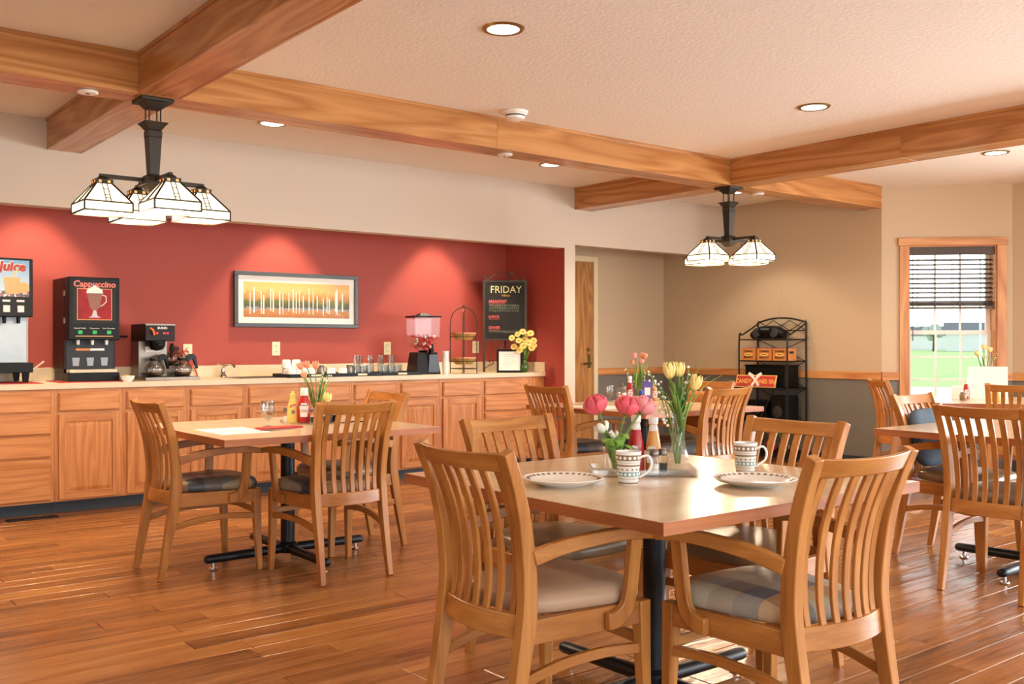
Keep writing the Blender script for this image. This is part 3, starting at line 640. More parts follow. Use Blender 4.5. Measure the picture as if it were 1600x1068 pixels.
# ------------------------------------------------------------------ tables
def table(x, y, size, rz, label):
    t = thing('dining_table', label, 'table', (x, y, 0), rz); h = size / 2; e = .003
    MB().box(-h + e, -h + e, .708, h - e, h - e, .74).build('table_top', M['table_top'], t)
    for s_ in (-1, 1):
        MB().box(-h, s_ * h - (e if s_ > 0 else 0), .706, h, s_ * h + (0 if s_ > 0 else e), .7395).build('edge_band', M['table_edge'], t)
        MB().box(s_ * h - (e if s_ > 0 else 0), -h + e, .706, s_ * h + (0 if s_ > 0 else e), h - e, .7395).build('edge_band', M['table_edge_y'], t)
    MB().lathe([(.038, .07), (.038, .69)], 28).build('column', M['base_metal'], t, smooth=True)
    MB().taper(.69, .3, .3, .708, .34, .34).build('mounting_plate', M['base_metal'], t)
    MB().lathe([(.052, .04), (.056, .05), (.056, .085), (.04, .1)], 24).build('base_hub', M['base_metal'], t, smooth=True)
    for k in range(4):
        a = k * math.pi / 2; ca, sa = math.cos(a), math.sin(a)
        pts = [(r * ca, r * sa, .062 - .006 * (r / .47)) for r in (.03, .2, .36, .45, .464, .47)]
        arm = MB().sweep(pts, [.06, .058, .055, .053, .046, .03], [.052, .05, .047, .045, .039, .025], (-sa, ca, 0), n=14).build('base_arm', M['base_metal'], t, smooth=50)
        MB().lathe([(.022, 0), (.024, .004), (.02, .011), (.008, .013), (.008, .035)], 14, (.425 * ca, .425 * sa, 0)).build('leveling_foot', M['chrome'], arm, smooth=True)
    return t
table(2.445, 2.315, 1.22, 0, 'square tan laminate table with oak edge, nearest, set with plates and mugs')
table(2.415, 5.06, 1.22, 0, 'square tan laminate table by the counter with ketchup and water goblet')
table(5.23, 5.06, 1.22, 0, 'square tan laminate table before the alcove, partly behind flowers')
table(5.385, 2.32, 1.22, 0, 'square tan laminate table cut off by the right edge of the picture')
table(7.92, 3.85, 1.10, RAD(38), 'square tan laminate table at the window holding white menu cards')

# ------------------------------------------------------------------ base cabinets and counter
YF = 7.395        # plane of the face frames
def panel_door(t, x0, x1, z0, z1):
    y0, y1 = YF - .02, YF - .0005; st = .052; a, c = st - .004, st + .026
    o = MB().ring([[(x0 + a, y1, z0 + a), (x1 - a, y1, z0 + a), (x1 - a, y1, z1 - a), (x0 + a, y1, z1 - a)], [(x0 + a, y1 - .006, z0 + a), (x1 - a, y1 - .006, z0 + a), (x1 - a, y1 - .006, z1 - a), (x0 + a, y1 - .006, z1 - a)],
               [(x0 + c, y0 + .002, z0 + c), (x1 - c, y0 + .002, z0 + c), (x1 - c, y0 + .002, z1 - c), (x0 + c, y0 + .002, z1 - c)]]).build('door', M['cab_z'], t)
    for p, q in ((x0, x0 + st), (x1 - st, x1)): MB().box(p, y0, z0, q, y1, z1).build('door_stile', M['cab_z'], o, bevel=.0025)
    for p, q in ((z0, z0 + st), (z1 - st, z1)): MB().box(x0 + st, y0, p, x1 - st, y1, q).build('door_rail', M['cab_x'], o, bevel=.0025)
def cab(x0, x1, kind, label, dx0=None, dx1=None):
    t = thing('base_cabinet', label, 'cabinet', (0, 0, 0), 0, 'oak base cabinets under the counter')
    MB().box(x0 + .001, YF + .02, .1, x1 - .001, YB - .005, .874).build('carcass', M['cab_z'], t)
    MB().box(x0 + .001, YF + .065, 0, x1 - .001, YF + .08, .1).build('toe_kick', M['navy'], t)
    s_ = .03
    for p, q in ((x0 + .001, x0 + s_), (x1 - s_, x1 - .001)): MB().box(p, YF, .085, q, YF + .02, .874).build('stile', M['cab_z'], t)
    zs = [(.085, .115), (.84, .874)]
    a, c = (dx0 or x0 + .026), (dx1 or x1 - .026)
    if kind == 'door':
        zs += [(.69, .725)]; panel_door(t, a, c, .10, .694); fr = [(.716, .845)]
    else: fr = [(.716, .845), (.56, .70), (.403, .545), (.10, .388)]; zs += [(.69, .725), (.53, .575), (.375, .415)]
    for z0, z1 in zs: MB().box(x0 + s_, YF, z0, x1 - s_, YF + .02, z1).build('face_rail', M['cab_x'], t)
    for z0, z1 in fr: MB().ring([[(a, YF - .0005, z0), (c, YF - .0005, z0), (c, YF - .0005, z1), (a, YF - .0005, z1)], [(a, YF - .013, z0), (c, YF - .013, z0), (c, YF - .013, z1), (a, YF - .013, z1)], [(a + .009, YF - .02, z0 + .009), (c - .009, YF - .02, z0 + .009), (c - .009, YF - .02, z1 - .009), (a + .009, YF - .02, z1 - .009)]]).build('drawer_front', M['cab_x'], t)
B_ = [.85, 1.31, 1.766, 2.233, 2.705, 3.171, 3.655, 4.116, 4.58, 5.02, 5.494, 6.06]
cab(B_[0], B_[1], 'door', 'oak cabinet with door and drawer at the far left end')
cab(B_[1], B_[2], 'drawers', 'oak four-drawer cabinet below the juice dispenser')
nm = ['below the cappuccino machine', 'below the coffee maker carafes', 'behind the left end of the nearer table', 'below the sink, left half', 'below the sink, right half', 'below the black cup trays, behind the ketchup table', 'below the stacked glasses', 'with door and drawer below the candy dispenser']
for i, n_ in enumerate(nm): cab(B_[2 + i], B_[3 + i], 'door', 'oak cabinet ' + n_)
cab(B_[10], B_[11], 'drawers', 'oak four-drawer cabinet at the right end below the chalkboard')
t = thing('filler_panel', 'plain oak filler panel between last drawers and red return wall', 'panel', (0, 0, 0)); MB().box(6.061, YF, .085, XS - .002, YF + .02, .874).build('panel', M['cab_z'], t); MB().box(6.061, YF + .065, 0, XS - .002, YF + .08, .1).build('toe_kick', M['navy'], t)
CT = .914
t = thing('countertop', 'long cream laminate countertop with backsplash along the red wall', 'countertop', (0, 0, 0))
SX0, SX1, SY0, SY1 = 3.18, 3.72, 7.47, 7.86
c = MB(); c.box(.85, 7.365, .876, SX0, YB - .003, CT).box(SX1, 7.365, .876, XS - .003, YB - .003, CT).box(SX0, 7.365, .876, SX1, SY0, CT).box(SX0, SY1, .876, SX1, YB - .003, CT)
c.build('slab', M['laminate'], t)
MB().box(.85, YB - .022, CT, XS - .003, YB - .003, 1.012).build('backsplash', M['laminate'], t, bevel=.003)
MB().box(XS - .022, 7.37, CT, XS - .003, YB - .022, 1.012).build('side_splash', M['laminate'], t, bevel=.003)
s_ = thing('sink', 'stainless steel drop-in sink in the counter', 'sink', (0, 0, 0))
k_ = MB(); k_.box(SX0 - .015, SY0 - .015, CT, SX1 + .015, SY0 + .012, CT + .004).box(SX0 - .015, SY1 - .012, CT, SX1 + .015, SY1 + .015, CT + .004).box(SX0 - .015, SY0 + .012, CT, SX0 + .012, SY1 - .012, CT + .004).box(SX1 - .012, SY0 + .012, CT, SX1 + .015, SY1 - .012, CT + .004); k_.build('rim', M['steel'], s_, bevel=.001)
MB().add([(SX0 + .012, SY0 + .012, CT), (SX1 - .012, SY0 + .012, CT), (SX1 - .012, SY1 - .012, CT), (SX0 + .012, SY1 - .012, CT), (SX0 + .03, SY0 + .03, .878), (SX1 - .03, SY0 + .03, .878), (SX1 - .03, SY1 - .03, .878), (SX0 + .03, SY1 - .03, .878)], [(0, 1, 5, 4), (1, 2, 6, 5), (2, 3, 7, 6), (3, 0, 4, 7), (4, 5, 6, 7)]).build('bowl', M['steel'], s_)
fc = thing('faucet', 'small chrome faucet standing behind the sink', 'faucet', (3.2, 7.92, CT))
MB().lathe([(.03, 0), (.03, .015), (.018, .03), (.018, .07)], 14).build('body', M['chrome'], fc, smooth=True); MB().tube(cat([(0, 0, .06), (.01, -.02, .10), (.03, -.09, .11), (.04, -.14, .09)], 4), .011, 8).build('spout', M['chrome'], fc, smooth=True); MB().tube([(0, 0, .07), (-.01, -.01, .10), (-.05, .0, .115)], .008, 8).build('lever', M['chrome'], fc, smooth=True)
t = thing('floor_register', 'black metal floor vent at the foot of the cabinets', 'floor vent', (1.60, 7.28, 0))
MB().box(-.16, -.05, 0, .16, .05, .006).build('plate', M['black_metal'], t, bevel=.002)
for k in range(7): MB().box(-.14 + k * .042, -.035, .006, -.118 + k * .042, .035, .009).build('louver', M['bronze'], t)
# ------------------------------------------------------------------ on the red wall
p = thing('framed_picture', 'wide framed print of birch trees in autumn on the red wall', 'picture', (3.912, YB, 1.573))
PWd, PHt = .592, .238; f = MB()
f.box(-PWd, -.035, -PHt, PWd, 0, -PHt + .034).box(-PWd, -.035, PHt - .034, PWd, 0, PHt).box(-PWd, -.035, -PHt + .034, -PWd + .034, 0, PHt - .034).box(PWd - .034, -.035, -PHt + .034, PWd, 0, PHt - .034); f.build('frame', plain('charcoal_frame', '#3a3d40', .4), p, bevel=.003)
MB().box(-PWd + .034, -.018, -PHt + .034, PWd - .034, -.004, PHt - .034).build('mat_board', M['paper'], p)
b = NB('autumn_birch_print'); tc = b.n('ShaderNodeTexCoord'); sp = b.n('ShaderNodeSeparateXYZ'); b.l(tc.outputs['Object'], sp.inputs[0])
nz = b.noise(b.coords(), 28, 4); zz = b.math('ADD', sp.outputs[2], b.math('MULTIPLY', b.math('SUBTRACT', nz, .5), .10))
mr = b.n('ShaderNodeMapRange'); mr.inputs[1].default_value = -.15; mr.inputs[2].default_value = .15; b.l(zz, mr.inputs[0])
cc = b.ramp(mr.outputs[0], [(.0, lin('#b56d2c')), (.2, lin('#c98a45')), (.25, lin('#8e98a0')), (.29, lin('#4b4720')), (.45, lin('#69702b')), (.58, lin('#d58f3c')), (.8, lin('#eebf72')), (1, lin('#e9b566'))])
b.bsdf(cc, .5); ptm = b.m
pr = MB().box(-PWd + .085, -.0185, -.152, PWd - .085, -.0178, .152).build('print', ptm, p)
rr = random.Random(4)
for k in range(22):
    x = -.46 + .92 * (k + rr.uniform(.1, .9)) / 22; h0 = rr.uniform(-.13, -.09); h1 = rr.uniform(.02, .11); wd = rr.uniform(.003, .0065)
    MB().box(x - wd, -.0192, h0, x + wd, -.0186, h1).build('birch_trunk', M['petal_white'], pr)
MB().box(-PWd + .034, -.0215, -PHt + .034, PWd - .034, -.0205, PHt - .034).build('glazing', glassy('picture_glass', (1, 1, 1, 1), .0, .7, .01), p)
def outlet(x, z, label):
    t = thing('wall_outlet', label, 'outlet', (x, YB, z)); MB().box(-.038, -.006, -.06, .038, 0, .06).build('plate', M['ivory'], t, bevel=.002)
    for s_ in (-1, 1):
        o = MB().box(-.017, -.008, s_ * .026 - .016, .017, -.006, s_ * .026 + .016).build('receptacle', M['ivory'], t, bevel=.001)
        MB().box(-.008, -.0085, s_ * .026 - .006, -.005, -.008, s_ * .026 + .007).box(.005, -.0085, s_ * .026 - .006, .008, -.008, s_ * .026 + .007).build('slot', M['black_print'], o)
outlet(3.708, 1.15, 'ivory wall outlet below the birch picture'); outlet(4.831, 1.15, 'ivory wall outlet left of the candy dispenser'); outlet(5.861, 1.16, 'ivory wall outlet behind the basket stand'); outlet(2.93, 1.13, 'ivory wall outlet with plugs behind the coffee carafes')

# ------------------------------------------------------------------ counter machines
def red_mat(x, y, rz, w, d, label):
    t = thing('counter_mat', label, 'mat', (x, y, CT), rz); MB().box(-w / 2, -d / 2, 0, w / 2, d / 2, .004).build('cloth', M['red_cloth'], t)
    MB().box(-w / 2 + .012, -d / 2 + .012, .004, w / 2 - .012, d / 2 - .012, .0055).build('weave', plain('red_mat_weave', '#a8322f', .9, var=.2), t)
red_mat(1.44, 7.62, 0, .52, .42, 'red cloth mat under the juice dispenser'); red_mat(2.07, 7.66, 0, .50, .44, 'red cloth mat under the cappuccino machine')
MT = CT + .0056
j = thing('juice_dispenser', 'chrome and black juice dispenser with orange juice picture, at left edge', 'juice dispenser', (1.43, 7.70, MT))
MB().box(-.23, -.02, .07, .23, .22, .87).build('body', M['steel'], j, bevel=.006)
for sx in (-.19, .19):
    for sy in (-.12, .17): MB().taper(0, .03, .03, .07, .045, .045, (sx, sy)).build('foot', M['black'], j)
MB().box(-.23, -.17, .07, .23, -.02, .14).build('drip_tray', M['black'], j, bevel=.004)
MB().box(-.215, -.026, .14, .215, -.0205, .46).build('splash_panel', plain('bright_steel_panel', '#a9b4bb', .4, .35), j)
hd = MB().box(-.23, -.16, .46, .23, -.02, .87).build('head', M['black'], j, bevel=.006)
b = NB('juice_poster_sky'); sp = b.n('ShaderNodeSeparateXYZ'); b.l(b.coords(), sp.inputs[0]); mr = b.n('ShaderNodeMapRange'); mr.inputs[1].default_value = .60; mr.inputs[2].default_value = .86; b.l(sp.outputs[2], mr.inputs[0])
fr_ = b.ramp(b.noise(b.coords(), 55, 1), [(.42, lin('#2c2340')), (.5, lin('#a03a3a')), (.58, lin('#d8cfc4'))], 'CONSTANT')
b.bsdf(b.mix(b.math('LESS_THAN', mr.outputs[0], .16), b.ramp(mr.outputs[0], [(0, lin('#cfe0ea')), (1, lin('#5b9ccb'))]), fr_), .3); jp = b.m
po = MB().box(-.205, -.163, .60, .205, -.1602, .855).build('poster', jp, hd)
MB().prism([(.055, .62), (.135, .62), (.15, .735), (.04, .735)], -.1655, -.163, 'xz').build('juice_glass_print', plain('orange_juice_print', '#e79a2c', .3), po)
MB().prism([(.09, .735), (.105, .735), (.14, .80), (.128, .80)], -.1655, -.163, 'xz').build('pour_print', plain('juice_pour_print', '#f2c45a', .3), po)
MB().prism([(.165 + .04 * math.cos(a), .665 + .04 * math.sin(a)) for a in [i * math.pi / 8 for i in range(16)]], -.1648, -.163, 'xz').build('orange_print', plain('orange_fruit_print', '#ee9d2f', .3), po)
text('lettering', 'Juice', .088, M['red_print'], po, (.096, -.1642, .808), bold=.004, shear=.15)
text('lettering', 'Juice', .088, M['paper'], po, (.093, -.1634, .810), bold=.008, shear=.15)
for k, x in enumerate((-.14, -.03, .06, .15)):
    MB().box(x - .022, -.170, .492, x + .022, -.160, .540).build('button', M['white'], hd, bevel=.003)
    MB().box(x - .025, -.1612, .564, x + .025, -.160, .579).build('flavour_strip', M['paper'], hd)
    MB().lathe([(.012, .415), (.014, .46)], 10, (x, -.09, 0)).build('nozzle', M['black'], hd)
cp = thing('cappuccino_machine', 'tall dark brown cappuccino machine with red drink poster', 'cappuccino machine', (2.07, 7.74, MT))
MB().box(-.18, -.10, .085, .18, .22, .755).build('body', plain('dark_brown_steel', '#2c150d', .45, 0, .25), cp, bevel=.004)
MB().box(-.17, -.05, 0, .17, .2, .085).build('plinth', M['black'], cp)
dr = MB().box(-.178, -.215, .30, .178, -.10, .757).build('front_door', M['black'], cp, bevel=.006)
MB().box(-.152, -.2175, .42, .152, -.215, .735).build('poster_back', plain('dark_poster', '#1a1414', .4, 0, .25), dr)
MB().box(-.122, -.219, .445, .122, -.2175, .675).build('poster_border', M['mustard_deep'], dr); pz = MB().box(-.117, -.2205, .45, .117, -.219, .67).build('poster_red', plain('crimson_poster', '#9a1013', .4, 0, .25, var=.4), dr)
MB().prism([(-.055, .655), (.055, .655), (.05, .62), (.035, .54), (.012, .515), (-.012, .515), (-.035, .54), (-.05, .62)], -.2215, -.2205, 'xz').build('coffee_glass_print', plain('coffee_print', '#8a4a24', .3), pz)
MB().prism([(-.058, .64), (.058, .64), (.053, .667), (.02, .685), (0, .70), (-.02, .685), (-.053, .667)], -.2222, -.2205, 'xz').build('foam_print', M['petal_white'], pz)
MB().prism([(-.045, .463), (.045, .463), (.02, .475), (.01, .515), (-.01, .515), (-.02, .475)], -.2215, -.2205, 'xz').build('glass_foot_print', plain('grey_glass_print', '#b9aeb0', .2), pz)
MB().tube([(.05, -.2215, .63), (.078, -.2215, .62), (.08, -.2215, .58), (.06, -.2215, .56), (.038, -.2215, .545)], .005, 6).build('handle_print', plain('pale_glass_print', '#d2c4c2', .2), pz)
text('lettering', 'Cappuccino', .062, plain('coral_lettering', '#ef7a66', .4), dr, (0, -.2185, .705), bold=.0018, shear=.1)
for x, s2 in ((-.10, 'French Vanilla'), (0, 'Cappuccino'), (.10, 'Hot Chocolate')):
    MB().box(x - .015, -.2235, .343, x + .015, -.215, .369).build('button', emit('green_push_button', '#149a4a', .25), dr, bevel=.002); text('lettering', s2, .0145, M['paper'], dr, (x, -.216, .385))
MB().box(-.13, -.216, .325, .13, -.215, .331).build('gold_line', M['mustard_deep'], dr)
pb = MB().box(-.165, -.105, .085, .165, -.101, .30).build('dispense_panel', plain('smoke_panel', '#24262b', .4, .0, .3), cp)
MB().box(-.10, -.107, .222, .0, -.105, .238).build('orange_strip', M['crate'], pb); MB().box(0, -.107, .222, .10, -.105, .238).build('white_strip', M['white'], pb)
for x in (-.10, 0, .10):
    MB().prism([(x - .026, .17), (x + .026, .17), (x + .02, .11), (x - .02, .11)], -.107, -.105, 'xz').build('cup_print', plain('grey_cup_print', '#9aa0a6', .4), pb)
    MB().lathe([(.010, .265), (.013, .30)], 10, (x, -.16, 0)).build('nozzle', M['white'], cp)
MB().box(-.165, -.20, .062, .165, -.10, .085).build('drip_grate', M['laminate'], cp, bevel=.002); MB().box(-.178, -.215, 0, .178, -.05, .06).build('drip_tray', M['black'], cp, bevel=.003)
for z in (.42, .62): MB().box(-.186, -.12, z, -.178, -.09, z + .04).build('hinge', M['steel'], cp)
t = thing('cream_bowl', 'small white bowl of creamers beside the coffee maker', 'bowl', (2.275, 7.43, CT))
MB().lathe([(.028, 0), (.03, .004), (.046, .02), (.052, .044), (.049, .044), (.042, .022), (.001, .012)], 22).build('bowl', M['plate_white'], t, smooth=50)
for k in range(5): MB().lathe([(.012, 0), (.016, .018), (.001, .02)], 9, (.02 * math.cos(k * 1.3), .02 * math.sin(k * 1.3), .026 + .004 * (k % 2))).build('creamer', M['mustard'], t)
cm = thing('coffee_maker', 'stainless and black three-burner coffee maker with red indicator lights', 'coffee maker', (2.62, 7.74, CT))
MB().box(-.165, -.16, 0, .255, .2, .022).build('base', M['steel'], cm, bevel=.002)
MB().box(-.16, .02, .022, .06, .2, .30).build('tower', M['steel'], cm, bevel=.003)
hd = MB().box(-.162, -.15, .30, .062, .2, .43).build('head', plain('brown_black_head', '#1a100c', .4, 0, .25), cm, bevel=.005)
MB().box(-.163, -.152, .418, .063, -.148, .430).build('head_strip', M['steel'], hd); text('lettering', 'BUNN', .026, M['paper'], hd, (-.035, -.1515, .398), bold=.0006)
for x in (-.075, -.02, .005): MB().box(x - .006, -.154, .352, x + .006, -.15, .366).build('indicator', emit('red_indicator', '#ff2030', 1.2), hd)
MB().tube([(-.125, -.152, .395), (-.115, -.17, .385), (-.105, -.175, .36), (-.104, -.17, .345)], .009, 8).build('hot_water_tap', plain('orange_tap', '#e0662a', .4), hd, smooth=True)
fn = MB().lathe([(.062, .30), (.062, .262), (.045, .235), (.01, .225)], 22, (-.05, -.07, 0)).build('brew_funnel', M['black'], cm, smooth=True)
MB().box(-.075, -.165, .262, -.025, -.13, .282).build('funnel_handle', M['black'], fn, bevel=.004)
MB().box(-.11, .0135, .215, -.0, .0195, .255).build('label_panel', M['paper'], cm)
MB().lathe([(.062, .022), (.062, .028)], 24, (-.07, -.075, 0)).build('warmer', M['black'], cm); MB().lathe([(.062, .022), (.062, .028)], 24, (.145, -.075, 0)).build('warmer', M['black'], cm)
MB().box(.062, .04, .022, .25, .2, .105).build('upper_warmer_step', M['steel'], cm, bevel=.003); MB().lathe([(.062, .105), (.062, .111)], 24, (.15, .12, 0)).build('warmer', M['black'], cm)
def carafe(x, y, z, rz, label):
    t = thing('coffee_carafe', label, 'carafe', (x, y, z), rz, 'glass carafes on the coffee maker')
    MB().lathe([(.045, 0), (.062, .008), (.078, .035), (.079, .055), (.066, .085), (.036, .115), (.032, .135), (.040, .148), (.038, .148), (.030, .135), (.034, .116), (.064, .085), (.076, .05), (.06, .01), (.001, .004)], 26, caps=(True, False)).build('glass_bowl', M['carafe'], t, smooth=60)
    MB().lathe([(.0375, .120), (.0378, .136)], 20, caps=(False, False)).build('collar_band', M['black'], t)
    MB().sweep(cat([(-.036, 0, .128), (-.075, 0, .15), (-.10, 0, .145), (-.115, 0, .10), (-.128, 0, .055)], 4), .018, [.05 - .0022 * min(i, 16) for i in range(17)], (0, 1, 0)).build('handle', M['black'], t, bevel=.003)
    MB().lathe([(.044, .003), (.06, .010), (.072, .03), (.001, .031)], 22).build('coffee', plain('dregs_of_coffee', '#7a6247', .15, .5), t)
carafe(2.55, 7.665, CT + .028, RAD(200), 'glass carafe under the brewer head'); carafe(2.765, 7.665, CT + .028, RAD(190), 'glass carafe on the right front burner'); carafe(2.77, 7.86, CT + .111, RAD(60), 'glass carafe on the raised rear burner')
def cord(name, pts, r, mat, label): tag(MB().tube(cat(pts, 6), r, 6).build(name, mat, smooth=True), label, 'cord')
cord('power_cord', [(2.92, 7.985, 1.16), (2.94, 7.965, 1.10), (2.90, 7.965, 1.03), (2.86, 7.963, .98), (2.84, 7.962, .922)], .007, M['white'], 'white power cord hanging from the outlet by the carafes')
cord('power_cord', [(2.95, 7.985, 1.12), (2.88, 7.955, 1.13), (2.93, 7.955, 1.04), (2.98, 7.96, .98), (3.0, 7.962, .922)], .006, M['red_print'], 'red power cord looping beside the coffee maker')
cord('power_cord', [(1.66, 7.95, .93), (1.72, 7.96, .97), (1.78, 7.965, 1.02), (1.83, 7.965, 1.06)], .007, M['laminate'], 'cream cord running up from the juice dispenser')
cord('water_hose', [(2.30, 7.955, .925), (2.33, 7.965, 1.05), (2.28, 7.97, 1.15), (2.34, 7.965, 1.24), (2.44, 7.965, 1.25)], .006, M['black'], 'dark hose rising between cappuccino machine and coffee maker')

# ------------------------------------------------------------------ trays, cups and glasses
def tray(x, y, label, w_=.40):
    t = thing('serving_tray', label, 'tray', (x, y, CT), 0, 'black trays on the counter'); d_ = .33
    MB().box(-w_ / 2, -d_ / 2, 0, w_ / 2, d_ / 2, .006).build('tray_floor', M['black'], t)
    r = MB()
    for s_ in (-1, 1): r.box(-w_ / 2, s_ * d_ / 2 - (.008 if s_ > 0 else 0), .006, w_ / 2, s_ * d_ / 2 + (0 if s_ > 0 else .008), .03); r.box(s_ * w_ / 2 - (.008 if s_ > 0 else 0), -d_ / 2 + .008, .006, s_ * w_ / 2 + (0 if s_ > 0 else .008), d_ / 2 - .008, .03)
    r.build('tray_rim', M['black'], t, bevel=.002); MB().box(-.045, -d_ / 2 - .0015, .008, .045, -d_ / 2, .024).build('name_strip', M['laminate'], t)
tray(3.785, 7.56, 'black tray of white cups, leftmost on the counter', .47); tray(4.23, 7.575, 'black tray in the middle, cups and first glasses'); tray(4.64, 7.585, 'black tray half covered with glasses, next to the candy dispenser')
def lathe_thing(name, prof, mat, n=18): return MB().lathe(prof, n, caps=(True, False)).mesh(name, mat, smooth=50)
cupm = lathe_thing('cup_body', [(.026, 0), (.034, .006), (.041, .07), (.038, .07), (.032, .01), (.001, .006)], M['plate_white'])
handm = MB().tube(cat([(.038, 0, .058), (.06, 0, .055), (.064, 0, .035), (.036, 0, .02)], 3), .004, 6).mesh('handle', M['plate_white'], smooth=60)
glm = lathe_thing('tumbler', [(.024, 0), (.027, .004), (.032, .085), (.030, .085), (.025, .01), (.001, .008)], M['tumbler'])
def inst(me, name, parent, loc=(0, 0, 0), rot=(0, 0, 0)):
    o = bpy.data.objects.new(name, me); COL.objects.link(o); o.location = loc; o.rotation_euler = rot
    if parent: o.parent = parent
    return o
def cup(x, y, z, flip, label):
    t = thing('coffee_cup', label, 'cup', (x, y, z), random.uniform(0, 6), 'white cups on the trays')
    if flip: t.rotation_euler = (math.pi, 0, t.rotation_euler[2]); t.location.z = z + .07
    inst(cupm, 'cup_body', t); inst(handm, 'handle', t)
for i in range(3):
    for k in range(2): cup(3.605 + .088 * i, 7.475 + .1 * k, CT + .006, True, 'upturned white cup standing on the leftmost black tray')
for i in range(2): cup(3.605 + .088 * i, 7.575, CT + .0765, True, 'white cup stacked on top of the other cups')
for i in range(2): cup(3.965 + .11 * i, 7.47, CT + .006, True, 'upturned white cup at the left end of the middle tray')
pt = MB().lathe([(.03, 0), (.034, .004), (.03, .05), (.026, .075), (.03, .09), (.027, .09), (.023, .075), (.027, .05), (.001, .006)], 18, caps=(True, False)).mesh('pitcher_body', M['steel'], smooth=50)
for x, l_ in ((3.88, 'small steel pitcher between the white cups'), (4.155, 'small steel pitcher beside the glasses')):
    t = thing('steel_pitcher', l_, 'pitcher', (x, 7.50, CT + .006)); inst(pt, 'pitcher_body', t); MB().tube(cat([(.03, 0, .075), (.052, 0, .07), (.052, 0, .04), (.03, 0, .03)], 3), .004, 6).build('handle', M['steel'], t, smooth=True)
gx = [4.212, 4.279, 4.346, 4.498, 4.565, 4.632]
for i, x in enumerate(gx):
    for k in range(2): tag(inst(glm, 'glass_tumbler', None, (x if i < 3 else x - .006, 7.475 + .07 * k, CT + .006)), 'clear tumbler standing directly on a black tray', 'glass', 'clear tumblers, lower layer')
for i in range(5): tag(inst(glm, 'glass_tumbler', None, (gx[i] if i < 3 else gx[i] - .006, 7.475 + .07 * (i % 2), CT + .0915)), 'clear tumbler standing on top of the lower tumblers', 'glass', 'clear tumblers, upper layer')

# ------------------------------------------------------------------ candy dispenser, basket stand, chalkboard, frame, vase
cdp = thing('candy_dispenser', 'clear hopper candy dispenser with red wrapped candy and black base', 'candy dispenser', (5.0, 7.64, CT), RAD(-10))
MB().taper(0, .25, .24, .20, .20, .19).build('base', M['black'], cdp, bevel=.006)
MB().prism([(-.0, .02), (.11, .02), (.095, .18), (.01, .18)], -.1215, -.116, 'xz').build('front_label', plain('blue_black_label', '#2a3340', .25), cdp)
MB().lathe([(.03, .20), (.06, .215), (.02, .225)], 18).build('collar', M['chrome'], cdp)
hp = MB().ring([[(sx * a, sy * a * .82, z) for sx, sy in ((-1, -1), (1, -1), (1, 1), (-1, 1))] for a, z in ((.06, .225), (.10, .27), (.122, .34), (.125, .52))], (True, False)).build('hopper', glassy('hopper_acrylic', (.97, .975, .98, 1), .03, .3, .05), cdp)
MB().taper(.52, .27, .225, .534, .27, .225).taper(.534, .14, .12, .56, .06, .05).build('lid', M['black'], cdp, bevel=.002)
MB().cbox((.03, -.115, .21), (.03, .06, .05)).cbox((.03, -.14, .24), (.012, .02, .07)).build('chute', M['black'], cdp, bevel=.003)
cm_ = MB().lathe([(.001, -.010), (.011, -.006), (.014, 0), (.011, .006), (.001, .010)], 8).mesh('candy', M['candy_red'], smooth=60); cw = MB().lathe([(.001, -.010), (.011, -.006), (.014, 0), (.011, .006), (.001, .010)], 8).mesh('candy', M['petal_white'], smooth=60)
rr = random.Random(3)
for k in range(96):
    z = .243 + .115 * (k / 96); a = min(.055 + (z - .225) * .62, .106)
    o = inst(cm_ if rr.random() < .75 else cw, 'candy', None, (5.0 + rr.uniform(-a, a) * .92, 7.64 + rr.uniform(-a, a) * .74, CT + z), (rr.uniform(0, 3), rr.uniform(0, 3), 0)); tag(o, 'wrapped red and white candy piled inside the dispenser hopper', 'candy', 'wrapped candies in the dispenser')
t = thing('foam_cup_stack', 'tall stack of white foam cups right of the candy dispenser', 'cups', (5.135, 7.475, CT))
for k in range(9): MB().lathe([(.024, .0 + k * .019), (.030, .055 + k * .019), (.032, .056 + k * .019), (.031, .06 + k * .019)], 16).build('foam_cup', M['white'], t, smooth=True)
bs = thing('basket_stand', 'arched iron stand holding two wicker baskets', 'basket stand', (5.40, 7.56, CT), RAD(-38))
for a in range(4):
    ca, sa = math.cos(a * math.pi / 2), math.sin(a * math.pi / 2); R_ = .125
    MB().tube(cat([(R_ * ca, R_ * sa, 0), (R_ * ca, R_ * sa, .2), (R_ * ca, R_ * sa, .46), (R_ * .85 * ca, R_ * .85 * sa, .55), (R_ * .45 * ca, R_ * .45 * sa, .605), (0, 0, .622)], 4), .0045, 6).build('hoop', M['iron'], bs, smooth=True)
MB().lathe([(.006, .62), (.014, .635), (.006, .65)], 10).build('finial', M['iron'], bs, smooth=True)
for z in (.045, .115, .345): MB().ring([[(.125 * math.cos(a) + .004 * math.cos(a) * math.cos(q), .125 * math.sin(a) + .004 * math.sin(a) * math.cos(q), z + .004 * math.sin(q)) for q in [i * math.pi / 3 for i in range(6)]] for a in [i * math.pi / 12 for i in range(24)]], wrap=True).build('ring', M['iron'], bs, smooth=True)
